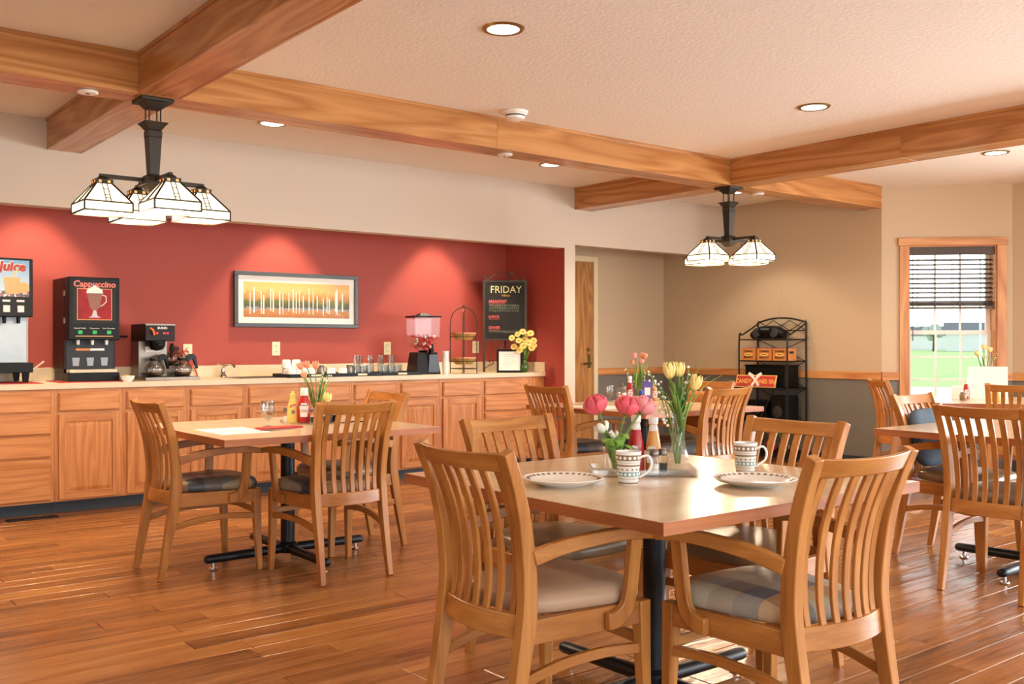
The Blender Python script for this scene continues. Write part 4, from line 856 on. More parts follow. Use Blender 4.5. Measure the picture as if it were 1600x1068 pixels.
for z, l_ in ((.115, 'lower'), (.345, 'upper')):
    kt = thing('wicker_basket', 'round wicker bread basket on the %s ring of the iron stand' % l_, 'basket', (5.40, 7.56, CT + z + .004))
    MB().lathe([(.07, -.035), (.08, -.03), (.112, .025), (.116, .028), (.104, .028), (.075, -.02), (.001, -.025)], 26).build('bowl', M['wicker'], kt, smooth=False)
    rb = MB()
    for k in range(26):
        a = k * 2 * math.pi / 26; rb.tube([(.079 * math.cos(a), .079 * math.sin(a), -.03), (.1145 * math.cos(a), .1145 * math.sin(a), .024)], .004, 5)
    rb.build('woven_ribs', M['wicker'], kt); MB().lathe([(.108, .024), (.119, .022), (.119, .034), (.108, .034)], 26).build('rim', M['coral'], kt, smooth=True)
cbx, cby, crz = 5.975, 7.665, RAD(-38)
cb = thing('chalkboard_easel', 'black chalkboard easel with handwritten Friday menu in iron frame', 'chalkboard', (cbx, cby, CT), crz)
hw = .205
for s_ in (-1, 1): MB().box(s_ * hw - .012, -.012, 0, s_ * hw + .012, .012, .905).build('post', M['iron'], cb)
for z in (.885, .31): MB().box(-hw + .012, -.01, z, hw - .012, .01, z + .02).build('cross_bar', M['iron'], cb)
bd = MB().box(-hw + .012, -.006, .33, hw - .012, .006, .885).build('board', M['chalk_black'], cb)
FR = dict(rot=(RAD(90), 0, 0))
text('lettering', 'FRIDAY', .098, M['chalk_yellow'], bd, (.01, -.007, .81), sx=.95); text('lettering', 'MENU', .03, M['chalk_gold'], bd, (.01, -.007, .752))
for s2, z in (('BREAKFAST', .695), ('LUNCH', .545), ('DINNER', .437)):
    text('lettering', s2, .041 if len(s2) > 6 else .036, M['chalk_red'], bd, (-.16, -.007, z), align='LEFT', sx=.85, bold=.0008); MB().box(-.16, -.0072, z - .024, -.16 + (.16 if len(s2) > 6 else .11), -.006, z - .021).build('underline', M['chalk_red'], bd)
rr = random.Random(8)
for z, n_ in ((.655, 6), (.63, 5), (.605, 4), (.40, 5)):
    sm_ = MB()
    for k in range(n_ * 3): x = -.155 + .3 * k / (n_ * 3); sm_.box(x, -.0068, z - rr.uniform(.006, .014), x + .016, -.006, z + rr.uniform(.006, .014))
    sm_.build('chalk_smear', M['chalk_smear'], bd)
def scroll(pts, r, parent): MB().tube(cat(pts, 5), r, 6).build('scroll', M['iron'], parent, smooth=True)
def spiral(cx, cz, r0, turns, a0, dirn, y=0, n=14): return [(cx + r0 * (1 - .8 * i / n) * math.cos(a0 + dirn * turns * 2 * math.pi * i / n), y, cz + r0 * (1 - .8 * i / n) * math.sin(a0 + dirn * turns * 2 * math.pi * i / n)) for i in range(n + 1)]
scroll([(-.18, 0, .905), (-.1, 0, .955), (-.02, 0, .985), (.05, 0, .96)] + spiral(.03, .945, .026, .9, .6, -1), .0045, cb)
scroll([(.16, 0, .905), (.1, 0, .94), (.05, 0, .98)] + spiral(.075, .975, .02, .9, 2.5, -1), .0045, cb); scroll([(-.19, 0, .905)] + spiral(-.185, .945, .02, 1.0, -1.2, -1), .004, cb); scroll([(.19, 0, .905)] + spiral(.185, .935, .015, 1.0, -1.2, 1), .004, cb)
for s_ in (-1, 1): scroll([(s_ * .13, 0, .31), (s_ * .10, 0, .25), (s_ * .05, 0, .235)] + spiral(s_ * .035, .275, .03, 1.0, -.6, s_), .0045, cb); scroll([(s_ * hw, 0, .03), (s_ * .15, 0, .07)] + spiral(s_ * .14, .10, .03, .9, -1.2, -s_), .0045, cb)
MB().tube([(0, .01, .88), (0, .14, 0)], .008, 6).build('rear_leg', M['iron'], cb)
fr = thing('tabletop_frame', 'small black framed menu sheet standing before the chalkboard', 'frame', (5.87, 7.455, CT), RAD(-38))
f = MB(); f.box(-.125, 0, 0, .125, .02, .022).box(-.125, 0, .205, .125, .02, .228).box(-.125, 0, .022, -.104, .02, .205).box(.104, 0, .022, .125, .02, .205); fo = f.build('frame', M['black'], fr, bevel=.002); sh = MB().box(-.104, .006, .022, .104, .012, .205).build('sheet', M['paper'], fr)
for k in range(6): MB().box(-.07 + .01 * (k % 2), .0055, .175 - .022 * k, .06 - .012 * (k % 3), .006, .178 - .022 * k).build('text_line', plain('faint_print', '#b9b2ac', .8), sh)
MB().tube([(0, .02, .18), (0, .08, 0)], .005, 6).build('strut', M['black'], fr)

# ------------------------------------------------------------------ flowers
def petal_cup(r, h, n=6, open_=.0, m=None):
    """closed tulip bloom with n overlapping pointed petals"""
    mb = MB()
    for k in range(n):
        a0 = 2 * math.pi * k / n; off = .0 if k % 2 else -.06 * r; L = []
        for i in range(7):
            t = i / 6; rad = (r + off) * (math.sin(math.pi * (.12 + .62 * t)) ** .8) * (1 + open_ * t); wdt = .62 * math.sin(math.pi * min(.98, .18 + .8 * t)) ** .8
            L.append([(rad * math.cos(a0 + wdt * q), rad * math.sin(a0 + wdt * q), h * t) for q in (-1, -.5, 0, .5, 1)])
        v = [p for row in L for p in row]; f = [(i * 5 + j, i * 5 + j + 1, i * 5 + j + 6, i * 5 + j + 5) for i in range(6) for j in range(4)]
        mb.add(v, f)
    return mb
def leaf_strip(pts, w_, fold=.25):
    P = cat(pts, 4); mb = MB(); m = len(P); v = []
    d = Vector(P[-1]) - Vector(P[0]); side = Vector((-d.y, d.x, 0)); side = side.normalized() if side.length > 1e-5 else Vector((1, 0, 0))
    for i, p in enumerate(P):
        t = i / (m - 1); ww = w_ * (math.sin(math.pi * (.12 + .86 * t)) ** .8); p = Vector(p)
        v += [tuple(p - side * ww), tuple(p + Vector((0, 0, -fold * ww))), tuple(p + side * ww)]
    f = [(i * 3 + j, i * 3 + j + 1, i * 3 + j + 4, i * 3 + j + 3) for i in range(m - 1) for j in range(2)]
    return mb.add(v, f)
def solid(o, th=.0012): m = o.modifiers.new('thickness', 'SOLIDIFY'); m.thickness = th; return o
def flower(base, foot, head, kind, mat, label, group, r=.021, h=.05, leaves=1, stem='stem', seed=0):
    """one cut flower: stem from foot to head (local to base), bloom on top"""
    rr = random.Random(seed + 11); f_, h_ = Vector(foot), Vector(head); mid = f_.lerp(h_, .55) + Vector(((h_.x - f_.x) * -.15, (h_.y - f_.y) * -.15, .01))
    nm = {'tulip': 'tulip', 'ranunculus': 'ranunculus', 'daisy': 'daisy', 'white': 'white_lisianthus', 'spray': 'blossom_spray'}[kind]
    t = thing(nm, label, 'flower', base, 0, group)
    MB().tube(cat([tuple(f_), tuple(mid), tuple(h_)], 5), .0032 if kind != 'spray' else .0022, 6).build('stem', M[stem], t, smooth=True)
    d = (h_ - mid).normalized()
    if kind == 'daisy': d = (d * .5 + Vector((-fw[0], -fw[1], .1))).normalized()
    q = Vector((0, 0, 1)).rotation_difference(d)
    def put(o, pos=h_): o.rotation_mode = 'QUATERNION'; o.rotation_quaternion = q; o.location = pos; return o
    if kind == 'tulip': solid(put(petal_cup(r, h).build('bloom', M[mat], t, smooth=60)))
    elif kind == 'ranunculus':
        mb = MB()
        for lay, (rr_, hh, op) in enumerate(((1.0, .85, .12), (.9, 1.0, 0), (.74, 1.06, -.1), (.52, 1.08, -.2), (.3, 1.05, -.3))): pc = petal_cup(r * rr_, r * 1.45 * hh, 7, op); mb.add(pc.v, pc.f)
        solid(put(mb.build('bloom', M[mat], t, smooth=60)))
        put(MB().lathe([(.003, -.006), (r * .5, .002), (r * .55, .006)], 10).build('sepal', M['leaf_dark'], t, smooth=True))
    elif kind == 'daisy':
        mb = MB()
        for k in range(13):
            a = 2 * math.pi * k / 13; ca, sa = math.cos(a), math.sin(a); w2 = r * .2
            mb.add([(r * .2 * ca, r * .2 * sa, 0), (r * .7 * ca - w2 * sa, r * .7 * sa + w2 * ca, .004), (r * ca, r * sa, .001), (r * .7 * ca + w2 * sa, r * .7 * sa - w2 * ca, .004)], [(0, 1, 2, 3)])
        solid(put(mb.build('petals', M[mat], t))); put(MB().lathe([(r * .28, 0), (r * .26, .006), (.001, .009)], 10).build('disc', M['mustard_deep'], t, smooth=True))
    elif kind == 'white': solid(put(petal_cup(r, h, 5, .5).build('bloom', M[mat], t, smooth=60)))
    else:
        mb = MB()
        for k in range(14):
            u = .45 + .55 * k / 13; p = f_.lerp(h_, u) + Vector((rr.uniform(-.012, .012), rr.uniform(-.012, .012), rr.uniform(-.006, .01))); s2 = rr.uniform(.003, .0065)
            mb.lathe([(.001, -s2), (s2, -s2 * .3), (s2 * .9, s2 * .5), (.001, s2)], 7, tuple(p))
        mb.build('blossoms', M[mat], t, smooth=True)
    for k in range(leaves):
        a = rr.uniform(0, 6.28); L_ = (h_ - f_).length * rr.uniform(.55, .8); s0 = f_.lerp(h_, .25); sp = rr.uniform(.03, .08)
        solid(leaf_strip([tuple(s0), tuple(s0 + Vector((sp * .35 * math.cos(a), sp * .35 * math.sin(a), L_ * .5))), tuple(s0 + Vector((sp * math.cos(a), sp * math.sin(a), L_)))], .008).build('leaf', M[rr.choice(('leaf', 'leaf_dark', 'stem'))], t, smooth=True), .0008)
    return t
def vase(name, loc, prof, mat, label, n=24, cat_='vase', rz=0): t = thing(name, label, cat_, loc, rz); o = MB().lathe(prof, n, caps=(True, False)).build('vessel', mat, t, smooth=45); return t
def CAMR(a, dpt): return Vector((rt[0] * a + fw[0] * dpt, rt[1] * a + fw[1] * dpt, 0))    # offset: a to the right, dpt away, seen from the door side
def bouquet(base, spots, z0, group, seed=0):
    """spots: (lateral, depth, height, kind, material, label, r, h, leaves)"""
    for i, (a, dp, z, kind, mat, label, r, h, lv) in enumerate(spots):
        hd_ = CAMR(a, dp); ft = hd_ * .08; flower(base, (ft.x, ft.y, z0), (hd_.x, hd_.y, z), kind, mat, label, group, r, h, lv, seed=seed + i)

# ------------------------------------------------------------------ table settings: front table
TT = .74
def shaker(loc, label, fill):
    t = thing('shaker', label, 'shaker', loc); MB().lathe([(.019, 0), (.021, .004), (.017, .06), (.015, .062)], 8).build('glass_body', M['glass'], t); MB().lathe([(.015, .003), (.015, .034), (.001, .0345)], 8).build('filling', M[fill], t); MB().lathe([(.0155, .061), (.0165, .064), (.0165, .076), (.012, .083), (.002, .085)], 14).build('metal_cap', M['steel'], t, smooth=True)
def ketchup_glass(loc, label, col='ketchup', words='HEINZ', rz=0, sub='TOMATO KETCHUP', s=1.0):
    t = thing('ketchup_bottle' if col == 'ketchup' else 'mustard_bottle', label, 'bottle', loc, rz)
    z = lambda q: q * s
    MB().lathe([(.026 * s, 0), (.030 * s, z(.006)), (.0295 * s, z(.075)), (.026 * s, z(.10)), (.0175 * s, z(.145)), (.0135 * s, z(.165)), (.0135 * s, z(.172))], 12).build('bottle', M[col], t, smooth=30)
    MB().lathe([(.0175 * s, z(.145)), (.0142 * s, z(.165)), (.0142 * s, z(.168))], 16, caps=(False, False)).build('neck_band', M['paper'], t, smooth=True)
    MB().lathe([(.0165 * s, z(.170)), (.0175 * s, z(.173)), (.0175 * s, z(.192)), (.015 * s, z(.195))], 18).build('cap', M['white'], t, smooth=True)
    lb = MB().prism([(-.016 * s, z(.03)), (.016 * s, z(.03)), (.021 * s, z(.07)), (.017 * s, z(.074)), (.014 * s, z(.088)), (0, z(.092)), (-.014 * s, z(.088)), (-.017 * s, z(.074)), (-.021 * s, z(.07))], -.0305 * s, -.0285 * s, 'xz').build('label', M['paper'], t)
    text('lettering', words, .0115 * s, M['black_print'], lb, (0, -.0308 * s, z(.077))); text('lettering', sub.replace(' ', '\n'), .0065 * s, M['red_print'], lb, (0, -.0308 * s, z(.055)))
    return t
FACE = RAD(-38)
def dotted_plate(x, y, label):
    t = thing('dinner_plate', label, 'plate', (x, y, TT), 0, 'dotted plates on the front table'); R_ = .131
    MB().lathe([(.075, 0), (.078, .004), (.115, .014), (R_, .024), (R_ - .002, .026), (.10, .0165), (.075, .008), (.001, .007)], 44).build('plate_body', M['plate_white'], t, smooth=60)
    n_ = 34
    for k in range(n_):
        a = 2 * math.pi * k / n_; r0, r1 = .107, .1195; z0, z1 = .0189, .0232
        o_ = []; nseg = 8
        mb = MB(); c_ = (r0 + r1) / 2; hr = (r1 - r0) / 2; ring_ = []
        for q in range(nseg):
            b_ = 2 * math.pi * q / nseg; rr_ = c_ + hr * math.cos(b_); tt = .0066 * math.sin(b_); zz = .0182 + (rr_ - .107) / (R_ - .002 - .10) * .0095 + .0014
            ring_.append((rr_ * math.cos(a) - tt * math.sin(a), rr_ * math.sin(a) + tt * math.cos(a), zz))
        mb.ring([ring_, [(p[0], p[1], p[2] + .0006) for p in ring_]]); mb.build('rim_dot', M['mug_brown'], t)
dotted_plate(2.085, 2.37, 'white dinner plate with brown dotted rim on the left of the front table'); dotted_plate(2.56, 1.985, 'white dinner plate with brown dotted rim on the right of the front table')
def mug(x, y, label, hang):
    t = thing('coffee_mug', label, 'mug', (x, y, TT), hang, 'patterned mugs on the front table')
    rz_ = lambda z: .031 + .0105 * (z / .108)
    MB().lathe([(.028, 0), (.031, .003), (.0415, .108), (.039, .108), (.030, .008), (.001, .006)], 36, caps=(True, False)).build('mug_body', M['plate_white'], t, smooth=50)
    MB().sweep(cat([(.039, 0, .088), (.062, 0, .093), (.074, 0, .072), (.066, 0, .045), (.035, 0, .024)], 5), .011, .008, (0, 1, 0), n=8).build('handle', M['plate_white'], t, smooth=60)
    def band(z0, z1, m): MB().lathe([(rz_(z0) + .0004, z0), (rz_(z0) + .0008, z0), (rz_(z1) + .0008, z1), (rz_(z1) + .0004, z1)], 36, caps=(False, False)).build('glaze_band', M[m], t, smooth=True)
    band(.080, .098, 'mug_brown'); band(.062, .067, 'mug_brown'); band(.030, .044, 'mug_teal'); band(.006, .011, 'mug_brown')
    def dots(z, n_, r_, m, off=.0012):
        mb = MB()
        for k in range(n_):
            a = 2 * math.pi * k / n_; R0 = rz_(z) + off; ca, sa = math.cos(a), math.sin(a); L = []
            for e in (-.0006, .0004): L.append([((R0 + e) * ca - r_ * math.cos(q) * sa, (R0 + e) * sa + r_ * math.cos(q) * ca, z + r_ * math.sin(q)) for q in [i * math.pi / 4 for i in range(8)]])
            mb.ring(L)
        mb.build('dot_row', M[m], t)
    dots(.089, 16, .0052, 'plate_white'); dots(.037, 16, .0046, 'plate_white'); dots(.052, 14, .0032, 'mug_brown', .0006); dots(.0735, 34, .0014, 'mug_brown', .0006); dots(.0225, 34, .0014, 'mug_brown', .0006)
mug(2.247, 2.24, 'patterned white mug with brown and teal bands beside the left plate', RAD(-38)); mug(2.765, 2.185, 'patterned white mug with brown and teal bands behind the right plate', RAD(-38))
def glass_tray(x, y, w_, d_, rz, label):
    t = thing('glass_tray', label, 'tray', (x, y, TT), rz)
    MB().box(-w_ / 2, -d_ / 2, 0, w_ / 2, d_ / 2, .006).build('tray_floor', M['cut_glass'], t, bevel=.002)
    r = MB(); e = .007
    for s_ in (-1, 1): r.box(-w_ / 2, s_ * d_ / 2 - (e if s_ > 0 else 0), .006, w_ / 2, s_ * d_ / 2 + (0 if s_ > 0 else e), .026); r.box(s_ * w_ / 2 - (e if s_ > 0 else 0), -d_ / 2 + e, .006, s_ * w_ / 2 + (0 if s_ > 0 else e), d_ / 2 - e, .026)
    r.build('tray_rim', M['cut_glass'], t, bevel=.002)
glass_tray(2.475, 2.40, .36, .20, RAD(-38), 'clear glass condiment tray in the middle of the front table')
TZ = TT + .006
C0 = Vector((2.475, 2.40, TZ))
def at(a, dp, z=0): v = C0 + CAMR(a, dp); return (v.x, v.y, TZ + z)
ketchup_glass(at(-.017, .035), 'glass bottle of red ketchup on the front table tray', rz=RAD(-60))
ketchup_glass(at(.045, .045), 'glass bottle of ochre mustard on the front table tray', 'mustard_deep', 'HEINZ', RAD(-60), 'YELLOW MUSTARD', .96)
shaker(at(.035, -.045), 'glass salt shaker in front of the mustard bottle', 'paper'); shaker(at(.068, -.02), 'glass pepper shaker beside the tall crystal vase', 'black_print')
t = vase('glass_pot', at(-.095, -.005), [(.032, 0), (.036, .005), (.043, .085), (.041, .085), (.033, .01), (.001, .007)], M['glass'], 'short glass pot of pink ranunculus on the front table', cat_='vase')
pot = at(-.095, -.005)
bouquet(pot, [(-.055, .0, .205, 'ranunculus', 'pink', 'pink ranunculus drooping to the left of the glass pot', .043, .05, 0), (.035, -.005, .20, 'ranunculus', 'pink', 'deep pink ranunculus in the middle of the front pot', .043, .05, 0), (.088, .01, .205, 'ranunculus', 'pink_pale', 'pale pink ranunculus on the right of the front pot', .040, .05, 0), (-.035, .01, .135, 'white', 'petal_white', 'white blossom among the pink ranunculus', .022, .04, 0), (-.005, -.01, .115, 'white', 'petal_white', 'small white bud among the pink ranunculus', .014, .03, 0)], .012, 'flowers in the short glass pot', 3)
lf = thing('leaf_sprig', 'bright green leafy sprig filling the short glass pot', 'foliage', pot); rr = random.Random(5)
for k in range(15):
    a = k * 2.4; R_ = rr.uniform(.02, .075); z_ = rr.uniform(.075, .125); ca, sa = math.cos(a), math.sin(a)
    solid(leaf_strip([(.008 * ca, .008 * sa, .04), (R_ * .55 * ca, R_ * .55 * sa, z_ + .012), (R_ * ca, R_ * sa, z_)], .02, .15).build('leaf', M['leaf' if k % 3 else 'leaf_dark'], lf, smooth=True), .0008)
vz = at(.125, .0)
t = thing('bud_vase', 'tall cut crystal vase of yellow tulips on the front table', 'vase', vz, RAD(0))
MB().lathe([(.052, 0), (.056, .004), (.05, .022), (.036, .05), (.025, .09), (.0215, .13), (.0225, .19), (.026, .205), (.024, .205), (.0205, .19), (.0195, .13), (.023, .09), (.034, .045), (.001, .03)], 12, caps=(True, False)).build('vessel', M['cut_glass'], t, smooth=20)
fc_ = MB()
for k in range(12):
    for s_ in (-1, 1):
        pts = []
        for i in range(9):
            z = .06 + .135 * i / 8; R_ = .0225 + max(0, (.10 - z)) * .22; a = k * 2 * math.pi / 12 + s_ * 1.3 * i / 8; pts.append((R_ * math.cos(a), R_ * math.sin(a), z))
        fc_.tube(pts, .0011, 4)
fc_.build('cut_facets', M['cut_glass'], t)
bouquet(vz, [(-.028, .0, .325, 'tulip', 'yellow', 'pale yellow tulip, tallest left one in the crystal vase', .023, .058, 2), (.005, .015, .33, 'tulip', 'yellow', 'pale yellow tulip, upright in the middle of the crystal vase', .021, .052, 2), (.047, -.03, .285, 'tulip', 'yellow', 'pale yellow tulip, lowest on the right of the crystal vase', .022, .056, 2), (-.10, .01, .35, 'spray', 'petal_white', 'white blossom spray leaning left from the crystal vase', .02, .04, 0), (-.07, -.02, .31, 'spray', 'petal_white', 'short white blossom spray in the crystal vase', .02, .04, 0), (.04, .02, .355, 'spray', 'petal_white', 'white blossom spray behind the right tulip', .02, .04, 0)], .03, 'cut flowers in the crystal vase', 20)
gb = thing('grass_bunch', 'long arching green blades in the crystal vase', 'foliage', vz); rr = random.Random(9)
for k, (a, dp, z) in enumerate([(-.02, 0, .42), (-.045, .01, .35), (.075, 0, .39), (.085, .01, .37), (.115, -.01, .34), (.15, .0, .335), (.06, .02, .31), (-.06, .0, .29), (.02, -.02, .30), (-.02, -.03, .27), (.045, .03, .34), (-.012, .03, .31), (.03, -.03, .26), (-.035, -.01, .30), (-.05, -.03, .25), (.06, -.03, .27), (.01, .03, .33), (.03, .0, .31), (-.025, .02, .25), (.045, -.01, .24)]):
    v_ = CAMR(a, dp); solid(leaf_strip([(0, 0, .05), (v_.x * .12, v_.y * .12, .17), (v_.x * .55, v_.y * .55, .17 + (z - .17) * .72), (v_.x, v_.y, z)], .0085 if z < .33 else .006).build('blade', M['leaf' if k % 2 else 'leaf_dark'], gb, smooth=True), .0008)

# ------------------------------------------------------------------ table by the counter
def goblet(loc, label, s=1.0):
    t = thing('water_goblet', label, 'goblet', loc)
    MB().lathe([(r * s, z * s) for r, z in [(.033, 0), (.033, .003), (.008, .008), (.007, .022), (.012, .034), (.030, .055), (.038, .09), (.037, .14), (.035, .14), (.036, .09), (.028, .057), (.001, .038)]], 24, caps=(True, False)).build('glass', M['tumbler'], t, smooth=50)
    MB().lathe([(r * s, z * s) for r, z in [(.002, .042), (.026, .058), (.034, .085), (.034, .10), (.001, .1)]], 18).build('iced_water', M['water'], t, smooth=50)
C1 = Vector((2.50, 5.02, TT))
def at1(px, py):  # point on the second table from its picture position
    f_, hh = 1539.1, 537.2; x = (px - 800) / f_; z = -(py - hh) / f_; dx, dy = fw[0] + rt[0] * x, fw[1] + rt[1] * x; t_ = (TT - 1.19) / z; return (dx * t_, dy * t_, TT)
goblet((2.285, 5.03, TT + .0), 'clear water goblet with ice on the table by the counter')
t = thing('paper_placemat', 'white paper placemat on the table by the counter', 'placemat', (2.03, 4.90, TT), RAD(0)); MB().box(-.13, -.19, 0, .13, .19, .0012).build('sheet', M['paper'], t); MB().box(-.10, -.02, .0012, .06, .0, .0018).build('printed_line', M['ivory'], t)
t = thing('folded_napkin', 'folded red napkin beside the goblet', 'napkin', (2.29, 4.90, TT), RAD(8)); MB().box(-.12, -.05, 0, .12, .05, .004).build('lower_fold', M['red_cloth'], t); MB().box(-.12, -.05, .0045, .115, .042, .009).build('upper_fold', M['red_cloth'], t)
kf = thing('table_knife', 'steel knife lying on the paper by the red napkin', 'knife', (2.245, 4.80, TT), RAD(4)); MB().box(-.02, -.007, 0, .10, .007, .003).build('blade', M['steel'], kf); MB().box(-.11, -.008, 0, -.02, .008, .006).build('handle', M['steel'], kf, bevel=.002)
t = thing('glass_tray', 'round clear glass tray under the condiments by the counter', 'tray', (2.575, 5.10, TT)); MB().lathe([(.15, 0), (.165, .003), (.172, .018), (.168, .018), (.16, .006), (.001, .005)], 32).build('dish', M['cut_glass'], t, smooth=40)
Z1 = TT + .0055
def on(a, dp): v = Vector((2.575, 5.10, 0)) + CAMR(a, dp); return (v.x, v.y, Z1)
def squeeze(loc, col, label, words, cap, rz, s=1.0):
    t = thing('squeeze_bottle', label, 'bottle', loc, rz)
    L = []
    for z, a, d_ in ((0, .028, .02), (.006, .031, .022), (.05, .032, .022), (.095, .029, .021), (.125, .02, .017), (.138, .015, .015)): L.append([(a * s * math.cos(q), d_ * s * math.sin(q), z * s) for q in [i * math.pi / 10 for i in range(20)]])
    MB().ring(L).build('bottle', M[col], t, smooth=50)
    MB().lathe([(.016 * s, .138 * s), (.017 * s, .142 * s), (.017 * s, .160 * s), (.008 * s, .166 * s), (.006 * s, .18 * s)] if cap == 'mustard' else [(.018 * s, .138 * s), (.021 * s, .142 * s), (.019 * s, .175 * s), (.016 * s, .178 * s)], 18).build('cap', M['mustard' if cap == 'mustard' else 'white'], t, smooth=True)
    if cap == 'mustard':
        lb = MB().prism([(-.02, .085), (.018, .095), (.018, .105), (-.02, .10)], -.0235, -.0215, 'xz').build('label', M['red_print'], t); text('lettering', "French's", .012, M['paper'], lb, (0, -.0237, .095)); MB().prism([(.011 * math.cos(q), .06 + .012 * math.sin(q)) for q in [i * math.pi / 8 for i in range(16)]], -.0232, -.022, 'xz').build('seal', M['mug_brown'], t)
    else:
        lb = MB().prism([(-.017 * s, .03 * s), (.017 * s, .03 * s), (.022 * s, .085 * s), (.016 * s, .088 * s), (.014 * s, .1 * s), (-.014 * s, .1 * s), (-.016 * s, .088 * s), (-.022 * s, .085 * s)], -.0242 * s, -.0215 * s, 'xz').build('label', M['paper'], t); text('lettering', words, .012 * s, M['black_print'], lb, (0, -.0246 * s, .089 * s)); text('lettering', 'TOMATO\nKETCHUP', .0075 * s, M['red_print'], lb, (0, -.0246 * s, .06 * s))
squeeze(on(-.10, .0), 'mustard', 'yellow squeeze bottle of mustard on the round tray', "French's", 'mustard', FACE + .3, 1.0); squeeze(on(-.035, -.005), 'ketchup', 'red squeeze bottle of ketchup on the round tray', 'HEINZ', 'ketchup', FACE + .12, 1.1)
shaker(on(-.14, .015), 'glass salt shaker left of the mustard on the round tray', 'paper'); shaker(on(.025, -.05), 'glass pepper shaker right of the ketchup on the round tray', 'black_print')
v1 = on(.025, .045)
t = vase('bud_vase', v1, [(.022, 0), (.024, .004), (.018, .03), (.014, .09), (.016, .16), (.02, .185), (.018, .185), (.014, .16), (.012, .09), (.001, .02)], M['glass'], 'slim clear vase of coral tulips on the table by the counter')
bouquet(v1, [(-.085, .0, .30, 'tulip', 'coral', 'coral tulip leaning left over the counter table', .02, .045, 1), (-.055, .02, .305, 'tulip', 'coral', 'coral tulip, second from left over the counter table', .02, .045, 1), (.0, -.02, .30, 'tulip', 'coral', 'coral tulip, upright in the slim vase by the counter', .02, .05, 1), (-.06, -.02, .25, 'tulip', 'coral', 'coral tulip, lowest in the slim vase by the counter', .018, .04, 1), (.075, .0, .275, 'spray', 'petal_white', 'white blossom spray leaning right in the slim vase by the counter', .02, .04, 2), (.03, .02, .28, 'spray', 'petal_white', 'white blossom spray behind the coral tulips', .02, .04, 1)], .03, 'cut flowers in the slim vase by the counter', 50)
v2 = on(.10, -.01)
t = vase('glass_tumbler_vase', v2, [(.025, 0), (.028, .004), (.032, .085), (.030, .085), (.024, .01), (.001, .008)], M['glass'], 'small glass with a single yellow tulip by the ketchup')
MB().lathe([(.0245, .009), (.0275, .035), (.001, .036)], 18).build('dark_pebbles', M['black_print'], t)
bouquet(v2, [(.0, 0, .115, 'tulip', 'yellow', 'single pale yellow tulip in the small glass', .024, .055, 2)], .012, 'single tulip on the counter table', 70)
t = thing('sugar_caddy', 'small black caddy of sugar packets on the counter table', 'caddy', on(.115, .05), FACE)
MB().box(-.04, -.025, 0, .04, .025, .004).box(-.04, -.025, .004, .04, -.022, .04).box(-.04, .022, .004, .04, .025, .04).box(-.04, -.022, .004, -.037, .022, .04).box(.037, -.022, .004, .04, .022, .04).build('box', M['black'], t)
for k in range(7): MB().box(-.034 + k * .0098, -.018, .004, -.028 + k * .0098, .018, .062 + .006 * (k % 2)).build('sugar_packet', M['paper' if k % 3 else 'pink_pale'], t)
t = thing('spoon', 'black-handled spoon lying right of the small glass', 'spoon', (2.735, 4.985, TT), RAD(-15)); MB().tube([(0, 0, .004), (.05, .0, .008), (.11, 0, .006)], .004, 6).build('handle', M['black'], t); MB().lathe([(.001, 0), (.014, .003), (.016, .006)], 12, (-.014, 0, 0)).build('bowl', M['steel'], t)

# ------------------------------------------------------------------ table before the alcove
def on3(px, py): return at1(px, py)
x_, y_, _ = on3(953, 627); goblet((x_, y_, TT), 'clear stemmed glass on the table before the alcove', .9)
x_, y_, _ = on3(972, 628); t = vase('candy_jar', (x_, y_, TT), [(.035, 0), (.04, .005), (.047, .06), (.042, .095), (.034, .105), (.036, .115), (.033, .115), (.031, .105), (.04, .09), (.044, .06), (.001, .01)], M['glass'], 'glass jar of sweets on the table before the alcove', cat_='jar')
rr = random.Random(2)
for k in range(26): a = rr.uniform(0, 6.28); q = .03 * rr.random() ** .5; MB().cbox((q * math.cos(a), q * math.sin(a), .016 + .06 * k / 26), (.016, .012, .01), a).build('sweet', M['petal_white' if k % 3 else 'coral'], t)
MB().lathe([(.037, .115), (.037, .122), (.01, .13), (.012, .142), (.002, .148)], 18).build('lid', M['steel'], t, smooth=True)
x_, y_, _ = on3(984, 626); ketchup_glass((x_, y_, TT), 'glass ketchup bottle on the table before the alcove', rz=FACE, s=1.0)
x_, y_, _ = on3(1000, 624); v3 = (x_, y_, TT)
t = vase('bud_vase', v3, [(.022, 0), (.024, .004), (.019, .03), (.017, .10), (.02, .17), (.024, .19), (.022, .19), (.017, .16), (.015, .09), (.001, .02)], M['glass'], 'slim clear vase of orange tulips on the table before the alcove')
bouquet(v3, [(-.04, .0, .335, 'tulip', 'pink_pale', 'pinkish tulip, left one over the far table', .02, .045, 1), (.022, .02, .335, 'tulip', 'coral', 'orange tulip, right one over the far table', .02, .045, 1), (.04, .0, .33, 'tulip', 'coral', 'orange tulip at the right edge of the far vase', .019, .045, 1), (.012, -.01, .29, 'tulip', 'pink_pale', 'pinkish tulip, lower middle in the far vase', .019, .042, 1), (-.055, .0, .285, 'tulip', 'coral', 'orange tulip, lowest left in the far vase', .017, .036, 1), (-.12, .0, .25, 'spray', 'petal_white', 'leafy spray drooping left from the far vase', .02, .04, 2), (.05, .02, .26, 'spray', 'petal_white', 'leafy spray on the right in the far vase', .02, .04, 1)], .03, 'cut flowers in the vase before the alcove', 90)
x_, y_, _ = on3(1011, 627); t = thing('tea_box', 'tall purple box on the table before the alcove', 'box', (x_, y_, TT), FACE); MB().box(-.034, -.022, 0, .034, .022, .16).build('carton', M['purple'], t, bevel=.002); MB().box(-.022, -.0228, .05, .022, -.022, .11).build('label', M['paper'], t); MB().box(-.03, -.018, .16, .03, .018, .163).build('lid_flap', M['purple'], t)
